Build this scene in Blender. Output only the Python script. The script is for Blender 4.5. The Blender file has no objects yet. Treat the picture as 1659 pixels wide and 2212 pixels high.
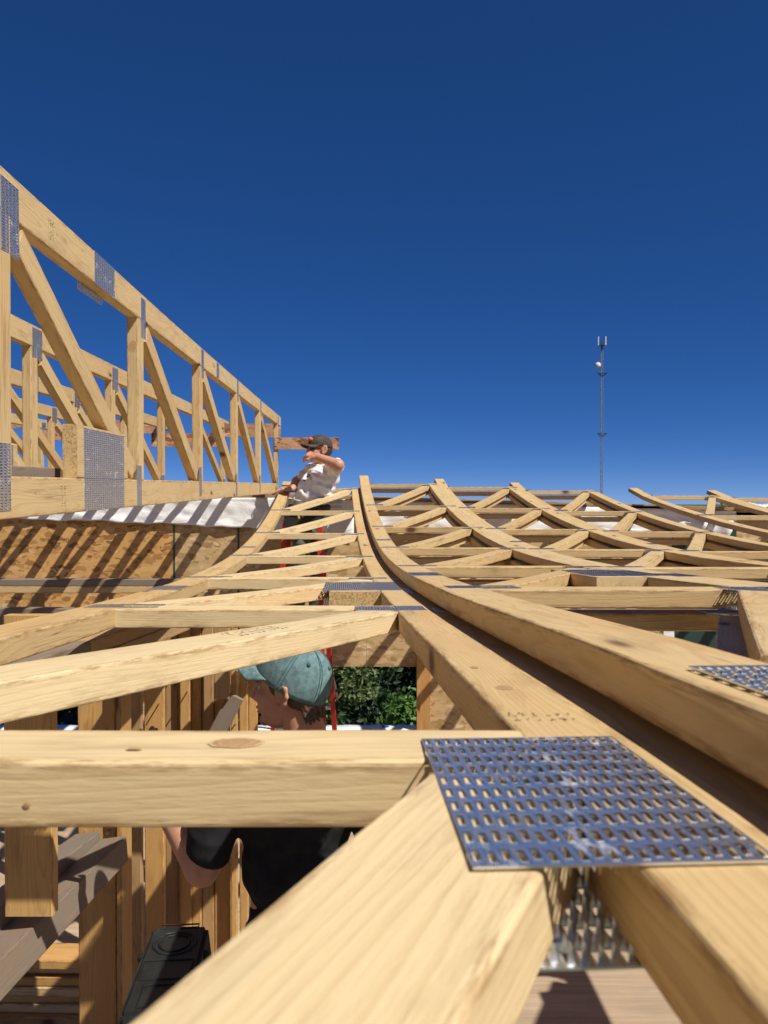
import bpy, bmesh, math, random
import numpy as np
from mathutils import Vector, Matrix
random.seed(7)
R = math.radians
scene = bpy.context.scene
col = scene.collection

# ------------------------------------------------------------------ camera
E = 6.2                       # eye height above the ground (m)
DECK = E - 2.2                # sub-floor the workers stand on
F = 1740.0                    # focal length in pixels of a 1659 x 2212 picture
PITCH = math.atan(20 / F)     # camera looks a little down
cam_d = bpy.data.cameras.new('camera')
cam = bpy.data.objects.new('camera', cam_d); col.objects.link(cam)
cam.location = (0, 0, E); cam.rotation_euler = (R(90) - PITCH, 0, 0)
cam_d.sensor_fit = 'VERTICAL'; cam_d.sensor_height = 36; cam_d.lens = F / 2212 * 36
cam_d.clip_start = 0.02; cam_d.clip_end = 6000
cam_d.dof.use_dof = True; cam_d.dof.focus_distance = 1.9; cam_d.dof.aperture_fstop = 16
scene.camera = cam

# ------------------------------------------------------------------ light
SUN = Vector((1.0, -0.72, 1.5)).normalized()       # towards the sun
world = bpy.data.worlds.new('World'); scene.world = world; world.use_nodes = True
wn = world.node_tree.nodes; wl = world.node_tree.links
sky = wn.new('ShaderNodeTexSky'); sky.sky_type = 'NISHITA'; sky.sun_disc = False
sky.sun_elevation = math.asin(SUN.z); sky.sun_rotation = math.atan2(SUN.x, SUN.y)
sky.altitude = 3000; sky.air_density = 0.3; sky.dust_density = 0.3; sky.ozone_density = 4.0
smul = wn.new('ShaderNodeMix'); smul.data_type = 'RGBA'; smul.blend_type = 'MULTIPLY'; smul.inputs[0].default_value = 1; smul.inputs[7].default_value = (0.05, 0.05, 0.05, 1)
sgam = wn.new('ShaderNodeGamma'); sgam.inputs[1].default_value = 0.62
hsv = wn.new('ShaderNodeHueSaturation'); hsv.inputs['Hue'].default_value = 0.515; hsv.inputs['Saturation'].default_value = 1.56; hsv.inputs['Value'].default_value = 10.2
wl.new(sky.outputs[0], smul.inputs[6]); wl.new(smul.outputs[2], sgam.inputs[0]); wl.new(sgam.outputs[0], hsv.inputs['Color'])
wl.new(hsv.outputs[0], wn['Background'].inputs[0]); wn['Background'].inputs[1].default_value = 0.1
sun_d = bpy.data.lights.new('sun', 'SUN'); sun_d.energy = 4.8; sun_d.angle = R(0.55); sun_d.color = (1.0, 0.95, 0.86)
sun = bpy.data.objects.new('sun', sun_d); col.objects.link(sun)
sun.rotation_euler = SUN.to_track_quat('Z', 'Y').to_euler(); sun.location = (5, -5, 20)
vs = scene.view_settings
vs.view_transform = 'Standard'; vs.look = 'None'; vs.gamma = 1; vs.use_curve_mapping = False; vs.exposure = 0.3

# ------------------------------------------------------------------ helpers
def P(px, py, y):
    """picture point (1659 x 2212 frame) at forward distance y"""
    u = (px - 829.5) / F; v = (1106 - py) / F
    c, s = math.cos(PITCH), math.sin(PITCH)
    ry = c + v * s; rz = v * c - s
    k = y / ry
    return Vector((u * k, y, E + rz * k))

def interp(tab):
    xs = [a for a, b in tab]; ys = [b for a, b in tab]
    n = len(xs)
    m = []
    for i in range(n):
        if i == 0: m.append((ys[1]-ys[0])/(xs[1]-xs[0]))
        elif i == n-1: m.append((ys[-1]-ys[-2])/(xs[-1]-xs[-2]))
        else: m.append((ys[i+1]-ys[i-1])/(xs[i+1]-xs[i-1]))
    def f(x):
        if x <= xs[0]: return ys[0] + m[0]*(x-xs[0])
        if x >= xs[-1]: return ys[-1] + m[-1]*(x-xs[-1])
        for i in range(n-1):
            if x <= xs[i+1]:
                h = xs[i+1]-xs[i]; t = (x-xs[i])/h
                return ((2*t**3-3*t*t+1)*ys[i] + (t**3-2*t*t+t)*h*m[i] + (-2*t**3+3*t*t)*ys[i+1] + (t**3-t*t)*h*m[i+1])
    return f

def tag(o, label=None, cat=None, group=None, kind=None):
    if label: o['label'] = label
    if cat: o['category'] = cat
    if group: o['group'] = group
    if kind: o['kind'] = kind
    return o

def empty(name, loc=(0, 0, 0), label=None, cat=None, group=None):
    o = bpy.data.objects.new(name, None); col.objects.link(o); o.location = loc
    o.empty_display_size = 0.1
    return tag(o, label, cat, group)

def link(name, me, mat=None, parent=None):
    o = bpy.data.objects.new(name, me); col.objects.link(o)
    if mat is not None and not me.materials: me.materials.append(mat)
    if parent is not None:
        o.parent = parent
        o.matrix_parent_inverse = Matrix.Translation(parent.location).inverted() if parent.rotation_euler[2] == 0 else parent.matrix_basis.inverted()
    return o

def from_py(name, vs_, fs_, mat=None, parent=None, smooth=False):
    me = bpy.data.meshes.new(name); me.from_pydata([tuple(v) for v in vs_], [], fs_); me.update()
    if smooth:
        for p in me.polygons: p.use_smooth = True
    return link(name, me, mat, parent)

# ------------------------------------------------------------------ materials
def new_mat(name):
    m = bpy.data.materials.new(name); m.use_nodes = True
    nt = m.node_tree; b = nt.nodes['Principled BSDF']
    return m, nt, b
class N:
    def __init__(s, nt): s.nt = nt
    def node(s, t, **kw):
        n = s.nt.nodes.new(t)
        for k, v in kw.items(): setattr(n, k, v)
        return n
    def put(s, n, i, v):
        if hasattr(v, 'is_linked') or hasattr(v, 'links'): s.nt.links.new(v, n.inputs[i])
        else: n.inputs[i].default_value = v
    def math(s, op, a, b=0.0, c=0.0, clamp=False):
        n = s.node('ShaderNodeMath', operation=op, use_clamp=clamp); s.put(n, 0, a); s.put(n, 1, b); s.put(n, 2, c); return n.outputs[0]
    def vmath(s, op, a, b=(0, 0, 0)):
        n = s.node('ShaderNodeVectorMath', operation=op); s.put(n, 0, a); s.put(n, 1, b); return n.outputs[0]
    def noise(s, vec, scale, detail=2, rough=0.5, out=0, dist=0):
        n = s.node('ShaderNodeTexNoise'); s.put(n, 'Vector', vec); n.inputs['Scale'].default_value = scale
        n.inputs['Detail'].default_value = detail; n.inputs['Roughness'].default_value = rough; n.inputs['Distortion'].default_value = dist
        return n.outputs[out]
    def ramp(s, fac, stops, interp='LINEAR'):
        n = s.node('ShaderNodeValToRGB'); s.put(n, 0, fac); cr = n.color_ramp; cr.interpolation = interp
        while len(cr.elements) < len(stops): cr.elements.new(0.5)
        for e, (p, c) in zip(cr.elements, stops):
            e.position = p; e.color = c if len(c) == 4 else (*c, 1)
        return n.outputs[0]
    def mix(s, fac, a, b, mode='MIX'):
        n = s.node('ShaderNodeMix', data_type='RGBA', blend_type=mode)
        s.put(n, 0, fac)
        s.put(n, 6, a if not isinstance(a, tuple) else (*a, 1)[:4]); s.put(n, 7, b if not isinstance(b, tuple) else (*b, 1)[:4])
        return n.outputs[2]
    def bump(s, h, strength, dist):
        n = s.node('ShaderNodeBump'); n.inputs['Strength'].default_value = strength; n.inputs['Distance'].default_value = dist
        s.put(n, 'Height', h); return n.outputs[0]

def wood(name, pale, dark, tints, knot=0.5, grey=0.0, rough=0.62, ring=0.55):
    """softwood: growth rings around a pith line, fibres, knots, grime; grain runs along attribute x"""
    m, nt, b = new_mat(name); n = N(nt)
    at = n.node('ShaderNodeAttribute', attribute_name='gc').outputs['Vector']
    sep = n.node('ShaderNodeSeparateXYZ'); n.put(sep, 0, at)
    u, v, w = sep.outputs
    lowv = n.node('ShaderNodeCombineXYZ'); n.put(lowv, 0, n.math('MULTIPLY', u, 1.3)); n.put(lowv, 1, n.math('MULTIPLY', v, 9.0)); n.put(lowv, 2, n.math('MULTIPLY', w, 9.0))
    lown = n.noise(lowv.outputs[0], 1.0, 2, 0.5, out=1)
    ls = n.node('ShaderNodeSeparateXYZ'); n.put(ls, 0, lown)
    pv = n.math('ADD', v, n.math('MULTIPLY', n.math('SUBTRACT', ls.outputs[0], 0.5), 0.075))
    pw = n.math('ADD', w, n.math('MULTIPLY', n.math('SUBTRACT', ls.outputs[1], 0.5), 0.075))
    d = n.math('SQRT', n.math('ADD', n.math('MULTIPLY', pv, pv), n.math('MULTIPLY', pw, pw)))
    saw = n.math('FRACT', n.math('MULTIPLY', d, 190.0))
    rings = n.ramp(saw, [(0, (0, 0, 0)), (0.62, (0.25, 0.25, 0.25)), (0.9, (1, 1, 1)), (1.0, (0, 0, 0))])
    fv = n.node('ShaderNodeCombineXYZ'); n.put(fv, 0, n.math('MULTIPLY', u, 5.0)); n.put(fv, 1, n.math('MULTIPLY', v, 330.0)); n.put(fv, 2, n.math('MULTIPLY', w, 330.0))
    fib = n.noise(fv.outputs[0], 1.0, 3, 0.6)
    bv = n.node('ShaderNodeCombineXYZ'); n.put(bv, 0, n.math('MULTIPLY', u, 4.0)); n.put(bv, 1, n.math('MULTIPLY', v, 22.0)); n.put(bv, 2, n.math('MULTIPLY', w, 22.0))
    blot = n.noise(bv.outputs[0], 1.0, 3, 0.55)
    # knots
    kv = n.node('ShaderNodeCombineXYZ'); n.put(kv, 0, n.math('MULTIPLY', u, 3.1)); n.put(kv, 1, n.math('MULTIPLY', v, 10.0)); n.put(kv, 2, n.math('MULTIPLY', w, 5.0))
    vor = n.node('ShaderNodeTexVoronoi', feature='F1'); n.put(vor, 'Vector', kv.outputs[0]); vor.inputs['Scale'].default_value = 1.0
    kd = n.math('ADD', vor.outputs['Distance'], n.math('MULTIPLY', n.math('SUBTRACT', blot, 0.5), 0.12))
    kmask = n.ramp(kd, [(0.055, (1, 1, 1)), (0.085, (0.7, 0.7, 0.7)), (0.13, (0.16, 0.16, 0.16)), (0.22, (0, 0, 0))])
    ksep = n.node('ShaderNodeSeparateColor'); n.put(ksep, 0, vor.outputs['Color'])
    kon = n.math('LESS_THAN', ksep.outputs[0], knot)
    km = n.math('MULTIPLY', kmask, kon)
    rnd = n.node('ShaderNodeObjectInfo').outputs['Random']
    tint = n.ramp(rnd, [(i / max(1, len(tints) - 1), t) for i, t in enumerate(tints)])
    rs = n.math('MULTIPLY', rings, ring)
    c = n.mix(rs, pale, dark)
    c = n.mix(n.math('MULTIPLY', n.math('SUBTRACT', fib, 0.35), 0.42, clamp=True), c, dark)
    c = n.mix(1.0, c, tint, 'MULTIPLY')
    c = n.mix(n.ramp(blot, [(0.35, (0.20, 0.20, 0.20)), (0.5, (0, 0, 0)), (0.62, (0, 0, 0)), (0.8, (0.4, 0.4, 0.4))]), c, tuple(x * 0.62 for x in pale))
    hv = n.noise(n.vmath('MULTIPLY', at, (1.1, 7, 7)), 1.0, 3, 0.6)
    c = n.mix(n.ramp(hv, [(0.30, (0.55, 0.55, 0.55)), (0.46, (0, 0, 0))]), c, n.mix(1.0, c, (0.98, 0.80, 0.66), 'MULTIPLY'))
    c = n.mix(n.ramp(hv, [(0.54, (0, 0, 0)), (0.74, (0.6, 0.6, 0.6))]), c, n.mix(1.0, c, (1.12, 1.14, 1.16), 'MULTIPLY'))
    stn = n.noise(n.vmath('MULTIPLY', at, (2.3, 26, 26)), 1.0, 4, 0.62)
    c = n.mix(n.ramp(stn, [(0.61, (0, 0, 0)), (0.74, (0.6, 0.6, 0.6))]), c, (0.27, 0.15, 0.075))
    c = n.mix(km, c, (0.13, 0.055, 0.02))
    grm = n.noise(n.vmath('MULTIPLY', at, (7, 24, 24)), 1.0, 5, 0.68)
    c = n.mix(n.ramp(grm, [(0.53, (0, 0, 0)), (0.72, (0.5, 0.5, 0.5))]), c, n.mix(1.0, c, (0.60, 0.55, 0.50), 'MULTIPLY'))
    ed = n.node('ShaderNodeAttribute', attribute_name='ed').outputs['Fac']
    en = n.noise(n.vmath('MULTIPLY', at, (22, 160, 160)), 1.0, 4, 0.7)
    em = n.math('MULTIPLY', n.math('POWER', ed, 1.5), n.ramp(en, [(0.46, (0, 0, 0)), (0.60, (0.75, 0.75, 0.75))]))
    c = n.mix(em, c, n.mix(1.0, c, (0.50, 0.38, 0.28), 'MULTIPLY'))
    crk = n.noise(n.vmath('MULTIPLY', at, (1.0, 46, 46)), 1.0, 2, 0.5)
    crm = n.math('MULTIPLY', n.ramp(crk, [(0.492, (0, 0, 0)), (0.5, (1, 1, 1)), (0.508, (0, 0, 0))]), n.ramp(n.noise(n.vmath('MULTIPLY', at, (2.6, 14, 14)), 1.0, 3, 0.6), [(0.55, (0, 0, 0)), (0.64, (0.75, 0.75, 0.75))]))
    c = n.mix(crm, c, (0.10, 0.055, 0.025))
    # small grime flecks
    fl = n.noise(n.vmath('MULTIPLY', at, (14, 60, 60)), 1.0, 4, 0.7)
    c = n.mix(n.ramp(fl, [(0.66, (0, 0, 0)), (0.78, (0.45, 0.45, 0.45))]), c, (0.12, 0.08, 0.05))
    if grey:
        gr = n.noise(n.vmath('MULTIPLY', at, (3, 40, 40)), 1.0, 3, 0.6)
        c = n.mix(n.ramp(gr, [(0.3, (grey, grey, grey)), (0.75, (grey * 0.4,) * 3)]), c, (0.185, 0.165, 0.145))
    nt.links.new(c, b.inputs['Base Color'])
    b.inputs['Roughness'].default_value = rough; b.inputs['Specular IOR Level'].default_value = 0.25
    rv = n.noise(n.vmath('MULTIPLY', at, (45, 260, 260)), 1.0, 3, 0.6)
    h = n.math('ADD', n.math('MULTIPLY', fib, 0.6), n.math('MULTIPLY', rv, 0.8))
    h = n.math('SUBTRACT', h, n.math('MULTIPLY', rings, 0.15))
    nt.links.new(n.bump(h, 0.5, 0.0010), b.inputs['Normal'])
    return m

FRESH = wood('fresh_spruce', (0.62, 0.465, 0.245), (0.455, 0.30, 0.135),
             [(1.0, 1.0, 1.0), (0.96, 0.92, 0.86), (1.04, 1.02, 0.98), (0.93, 0.88, 0.80), (1.0, 0.96, 0.9)])
PALE = wood('pale_spruce', (0.70, 0.555, 0.325), (0.51, 0.36, 0.175),
             [(1.0, 1.0, 1.0), (0.97, 0.94, 0.9), (1.03, 1.02, 1.0), (0.95, 0.91, 0.85)], ring=0.4)
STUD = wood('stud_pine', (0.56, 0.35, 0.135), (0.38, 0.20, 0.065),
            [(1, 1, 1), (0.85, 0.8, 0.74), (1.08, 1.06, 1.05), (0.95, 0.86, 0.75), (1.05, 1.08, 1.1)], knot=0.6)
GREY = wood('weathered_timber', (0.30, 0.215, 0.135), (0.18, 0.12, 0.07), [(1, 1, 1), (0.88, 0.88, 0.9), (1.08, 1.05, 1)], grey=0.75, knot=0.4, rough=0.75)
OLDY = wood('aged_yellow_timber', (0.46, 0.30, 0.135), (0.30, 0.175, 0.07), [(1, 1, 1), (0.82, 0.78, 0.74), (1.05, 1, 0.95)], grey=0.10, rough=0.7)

def osb(name, base, flakedark, flakelight):
    m, nt, b = new_mat(name); n = N(nt)
    co = n.node('ShaderNodeTexCoord').outputs['Object']
    c = None; hts = None
    for i, (rot, sc) in enumerate([((0, 0.7, 0), 1.0), ((0, -0.5, 0), 1.1), ((0, 1.5, 0), 0.9)]):
        mp = n.node('ShaderNodeMapping'); n.put(mp, 0, co); mp.inputs['Rotation'].default_value = rot
        mp.inputs['Scale'].default_value = (14 * sc, 30 * sc, 28 * sc); mp.inputs['Location'].default_value = (i * 3.1, i, i * 1.7)
        vo = n.node('ShaderNodeTexVoronoi', feature='F1'); n.put(vo, 'Vector', n.vmath('ADD', mp.outputs[0], n.vmath('MULTIPLY', n.noise(mp.outputs[0], 0.8, 2, 0.5, out=1), (0.9, 0.9, 0.9))))
        vo.inputs['Scale'].default_value = 1.0
        sp = n.node('ShaderNodeSeparateColor'); n.put(sp, 0, vo.outputs['Color'])
        lay = n.ramp(sp.outputs[0], [(0, flakedark), (0.25, tuple((a + d) / 2 for a, d in zip(base, flakedark))), (0.55, base), (0.9, base), (1.0, flakelight)])
        if c is None: c, hts = lay, sp.outputs[1]
        else:
            msk = n.math('GREATER_THAN', sp.outputs[2], 0.55)
            c = n.mix(msk, c, lay); hts = n.math('ADD', hts, n.math('MULTIPLY', sp.outputs[1], msk))
    bl = n.noise(co, 1.4, 3, 0.6)
    c = n.mix(n.ramp(bl, [(0.4, (0, 0, 0)), (0.75, (0.35, 0.35, 0.35))]), c, tuple(x * 0.6 for x in base))
    nt.links.new(c, b.inputs['Base Color']); b.inputs['Roughness'].default_value = 0.6; b.inputs['Specular IOR Level'].default_value = 0.3
    nt.links.new(n.bump(hts, 0.4, 0.002), b.inputs['Normal'])
    return m
OSB_O = osb('osb_orange', (0.61, 0.345, 0.12), (0.22, 0.10, 0.03), (0.68, 0.48, 0.24))
OSB_P = osb('osb_pale', (0.55, 0.38, 0.19), (0.33, 0.20, 0.08), (0.72, 0.57, 0.36))
OSB_R = osb('osb_red', (0.52, 0.30, 0.17), (0.15, 0.045, 0.02), (0.85, 0.66, 0.44))

def plain(name, colr, rough=0.6, metal=0.0, var=0.12, scale=8, bump=0.0, bscale=60, spec=0.4):
    m, nt, b = new_mat(name); n = N(nt)
    co = n.node('ShaderNodeTexCoord').outputs['Object']
    x = n.noise(co, scale, 4, 0.6)
    c = n.mix(n.ramp(x, [(0.3, (0, 0, 0)), (0.7, (1, 1, 1))]), tuple(k * (1 - var) for k in colr), tuple(min(1, k * (1 + var)) for k in colr))
    nt.links.new(c, b.inputs['Base Color']); b.inputs['Roughness'].default_value = rough; b.inputs['Metallic'].default_value = metal
    b.inputs['Specular IOR Level'].default_value = spec
    if bump: nt.links.new(n.bump(n.noise(co, bscale, 3, 0.6), 0.5, bump), b.inputs['Normal'])
    return m

def galvanised():
    m, nt, b = new_mat('galvanised_steel'); n = N(nt)
    co = n.node('ShaderNodeTexCoord').outputs['Object']
    sc = n.noise(n.vmath('MULTIPLY', co, (14, 60, 60)), 1.0, 5, 0.7)
    sp = n.noise(co, 30, 3, 0.6)
    rnd = n.node('ShaderNodeObjectInfo').outputs['Random']
    smear = n.ramp(n.math('ADD', sc, n.math('MULTIPLY', sp, 0.5)), [(0.84, (0, 0, 0)), (0.97, (1, 1, 1))])
    c = n.mix(n.math('MULTIPLY', smear, 0.8), (0.74, 0.77, 0.79), (0.84, 0.85, 0.86))
    nt.links.new(c, b.inputs['Base Color'])
    nt.links.new(n.math('SUBTRACT', 0.92, n.math('MULTIPLY', smear, 0.40)), b.inputs['Metallic'])
    nt.links.new(n.math('ADD', n.math('MULTIPLY', smear, 0.25), n.math('ADD', 0.24, n.math('MULTIPLY', rnd, 0.14))), b.inputs['Roughness'])
    nt.links.new(n.bump(sp, 0.3, 0.001), b.inputs['Normal'])
    return m
STEEL = galvanised()

def wrap_mat():
    m, nt, b = new_mat('house_wrap'); n = N(nt)
    co = n.node('ShaderNodeTexCoord').outputs['Object']
    h = n.noise(n.vmath('MULTIPLY', co, (3, 3, 7)), 1.0, 4, 0.6, dist=0.6)
    nt.links.new(n.mix(n.noise(co, 3, 3), (0.74, 0.74, 0.75), (0.82, 0.82, 0.82)), b.inputs['Base Color']); b.inputs['Roughness'].default_value = 0.45
    nt.links.new(n.bump(h, 0.5, 0.03), b.inputs['Normal'])
    return m
WRAP = wrap_mat()
INK = plain('stamp_ink', (0.10, 0.075, 0.05), 0.8); INKD = plain('dark_stamp_ink', (0.035, 0.03, 0.03), 0.8); INKR = plain('red_ink', (0.30, 0.06, 0.06), 0.7)
INKO = plain('brown_ink', (0.16, 0.075, 0.03), 0.8); INKG = plain('grey_ink', (0.10, 0.10, 0.11), 0.7)
GREENP = plain('dark_green_board', (0.015, 0.05, 0.04), 0.6, scale=3)
GREENE = plain('green_edge_paint', (0.03, 0.07, 0.06), 0.7)
SKIN1 = plain('skin_worker_below', (0.50, 0.25, 0.16), 0.5, var=0.10, scale=25, bump=0.001)
SKIN2 = plain('skin_worker_far', (0.52, 0.26, 0.17), 0.5, var=0.10, scale=25, bump=0.001)
HAIR1 = plain('brown_hair', (0.075, 0.045, 0.028), 0.55, var=0.5, scale=90, bump=0.006, bscale=110)
HAIR2 = plain('dark_hair', (0.05, 0.035, 0.028), 0.6, var=0.4, scale=60, bump=0.003)
DENIM = plain('faded_teal_denim', (0.125, 0.205, 0.215), 0.85, var=0.34, scale=60, bump=0.0012, bscale=500, spec=0.1)
DENIMD = plain('teal_stitching', (0.05, 0.10, 0.12), 0.85)
BLACKT = plain('black_cotton', (0.017, 0.017, 0.019), 0.9, var=0.3, scale=20, bump=0.003, bscale=25, spec=0.15)
WHITET = plain('white_cotton', (0.72, 0.71, 0.72), 0.9, var=0.05, scale=20, bump=0.012, bscale=18, spec=0.1)
PANTS = plain('green_work_trousers', (0.085, 0.10, 0.075), 0.85, var=0.25, scale=12, bump=0.008, bscale=20)
PANTSD = plain('dark_trousers', (0.04, 0.042, 0.05), 0.9, var=0.3, scale=12)
LEATHER = plain('black_leather', (0.02, 0.018, 0.017), 0.55, var=0.3, scale=30)
CAPD = plain('dark_cap_cloth', (0.060, 0.046, 0.036), 0.85, var=0.6, scale=38)
ORANGE = plain('orange_embroidery', (0.75, 0.14, 0.03), 0.8)
GLASSES = plain('black_lens', (0.01, 0.01, 0.012), 0.12)
EYEW = plain('eye_white', (0.7, 0.68, 0.66), 0.3); IRIS = plain('iris', (0.06, 0.045, 0.03), 0.2)
REDF = plain('red_fibreglass', (0.42, 0.028, 0.018), 0.45, var=0.2)
ALU = plain('aluminium', (0.66, 0.67, 0.68), 0.35, metal=0.9)
BPLAS = plain('black_plastic', (0.020, 0.022, 0.021), 0.5, var=0.4, scale=14, bump=0.001)
BPLAS2 = plain('worn_black_plastic', (0.012, 0.013, 0.013), 0.6, var=0.4, scale=14)
TOWERM = plain('mast_galvanised', (0.30, 0.32, 0.34), 0.5, metal=0.3); TOWERD = plain('mast_dark', (0.05, 0.055, 0.065), 0.6); TOWERW = plain('antenna_white', (0.75, 0.76, 0.78), 0.4)
NAIL = plain('nail_steel', (0.45, 0.44, 0.43), 0.3, metal=0.9)
BLUEW = plain('blue_print', (0.05, 0.12, 0.30), 0.6)

def ply_mat():
    m, nt, b = new_mat('sub_floor_plywood'); n = N(nt)
    co = n.node('ShaderNodeTexCoord').outputs['Object']
    a = n.noise(n.vmath('MULTIPLY', co, (2, 40, 1)), 1.0, 4, 0.6); c2 = n.noise(co, 2.2, 4, 0.6)
    rnd = n.node('ShaderNodeObjectInfo').outputs['Random']
    c = n.mix(n.ramp(a, [(0.3, (0, 0, 0)), (0.7, (1, 1, 1))]), (0.33, 0.235, 0.15), (0.47, 0.355, 0.24))
    c = n.mix(n.ramp(c2, [(0.45, (0, 0, 0)), (0.8, (0.6, 0.6, 0.6))]), c, (0.24, 0.20, 0.16))
    c = n.mix(1.0, c, n.ramp(rnd, [(0, (0.88, 0.88, 0.88)), (1, (1.1, 1.1, 1.1))]), 'MULTIPLY')
    nt.links.new(c, b.inputs['Base Color']); b.inputs['Roughness'].default_value = 0.7
    return m
PLY = ply_mat()
def ground_mat():
    m, nt, b = new_mat('rough_grass'); n = N(nt)
    co = n.node('ShaderNodeTexCoord').outputs['Object']
    c = n.mix(n.ramp(n.noise(co, 0.35, 6, 0.65), [(0.35, (0, 0, 0)), (0.7, (1, 1, 1))]), (0.035, 0.06, 0.02), (0.11, 0.12, 0.05))
    nt.links.new(c, b.inputs['Base Color']); b.inputs['Roughness'].default_value = 0.95
    nt.links.new(n.bump(n.noise(co, 6, 5, 0.7), 0.7, 0.1), b.inputs['Normal'])
    return m
GROUND = ground_mat()
def leaf_mat(name, a, c_):
    m, nt, b = new_mat(name); n = N(nt)
    ge = n.node('ShaderNodeNewGeometry').outputs['Random Per Island']
    c = n.ramp(ge, [(0, a), (1, c_)])
    nt.links.new(c, b.inputs['Base Color']); b.inputs['Roughness'].default_value = 0.5
    tr = n.node('ShaderNodeBsdfTranslucent'); nt.links.new(n.mix(1.0, c, (1.2, 1.4, 0.5), 'MULTIPLY'), tr.inputs[0])
    mx = n.node('ShaderNodeMixShader'); mx.inputs[0].default_value = 0.3
    nt.links.new(b.outputs[0], mx.inputs[1]); nt.links.new(tr.outputs[0], mx.inputs[2]); nt.links.new(mx.outputs[0], nt.nodes['Material Output'].inputs[0])
    return m
LEAFD = leaf_mat('dark_leaf', (0.022, 0.050, 0.020), (0.050, 0.095, 0.034))
LEAFP = leaf_mat('pale_leaf', (0.08, 0.12, 0.035), (0.17, 0.22, 0.075))
LEAFB = leaf_mat('bright_leaf', (0.07, 0.15, 0.025), (0.13, 0.25, 0.05))
BARK = plain('bark', (0.10, 0.075, 0.055), 0.9, var=0.35, scale=10, bump=0.02, bscale=12)

# ------------------------------------------------------------------ lumber
def section(w, t, r, k):
    """rounded rectangle: (across, through, 1 on the arris / 0 on the faces)"""
    out = []; ins = min(0.009, 0.24 * min(w, t))
    for (sx, sy, a0) in ((1, 1, 0), (-1, 1, 90), (-1, -1, 180), (1, -1, 270)):
        cx, cy = sx * (w / 2 - r), sy * (t / 2 - r)
        a = R(a0); out.append((cx + r * math.cos(a) + math.sin(a) * ins, cy + r * math.sin(a) - math.cos(a) * ins, 0.0))
        for i in range(k + 1):
            a = R(a0 + 90 * i / k)
            out.append((cx + r * math.cos(a), cy + r * math.sin(a), 1.0))
        a = R(a0 + 90); out.append((cx + r * math.cos(a) - math.sin(a) * ins, cy + r * math.sin(a) + math.cos(a) * ins, 0.0))
    return out

def sweep(name, pts, widths, normals, w, t, mat, parent=None, r=0.003, k=2, jit=0.0006):
    """board swept along pts; widths = unit vectors across, normals = unit vectors through"""
    sec = section(w, t, r, k); m = len(sec)
    vsl, gcs, eds = [], [], []
    off = random.uniform(0, 60); cv = random.uniform(-0.05, 0.05); cw = random.choice((-1, 1)) * random.uniform(0.01, 0.07)
    L = 0; prev = None
    fs_ = []
    for i, p in enumerate(pts):
        if prev is not None: L += (p - prev).length
        prev = p
        jx, jy = (random.uniform(-jit, jit), random.uniform(-jit, jit)) if 0 < i < len(pts) - 1 else (0, 0)
        for (a, b_, ed) in sec:
            eds.append(ed); a, b_ = a * (1 + jx * 14), b_ + (jy if b_ > 0 else jx) * 0.5
            vsl.append(p + widths[i] * a + normals[i] * b_); gcs.append((off + L, a + cv, b_ + cw))
    n = len(pts)
    for i in range(n - 1):
        for j in range(m):
            j2 = (j + 1) % m
            fs_.append((i * m + j, (i + 1) * m + j, (i + 1) * m + j2, i * m + j2))
    fs_.append(tuple(range(m))); fs_.append(tuple((n - 1) * m + j for j in reversed(range(m))))
    me = bpy.data.meshes.new(name); me.from_pydata([tuple(v) for v in vsl], [], fs_); me.update()
    bm = bmesh.new(); bm.from_mesh(me); bmesh.ops.recalc_face_normals(bm, faces=bm.faces); bm.to_mesh(me); bm.free()
    at = me.attributes.new('gc', 'FLOAT_VECTOR', 'POINT')
    at.data.foreach_set('vector', [c for g in gcs for c in g])
    ae = me.attributes.new('ed', 'FLOAT', 'POINT'); ae.data.foreach_set('value', eds)
    return link(name, me, mat, parent)

def board(name, a, b, wdir, w, t, mat, parent=None, r=0.003, k=1, jag=0):
    """straight board from a to b, its wide direction near wdir"""
    a, b = Vector(a), Vector(b)
    T = (b - a).normalized(); Nn = T.cross(Vector(wdir)).normalized(); W = Nn.cross(T).normalized()
    return sweep(name, [a, b], [W, W], [Nn, Nn], w, t, mat, parent, r, k)

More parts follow.
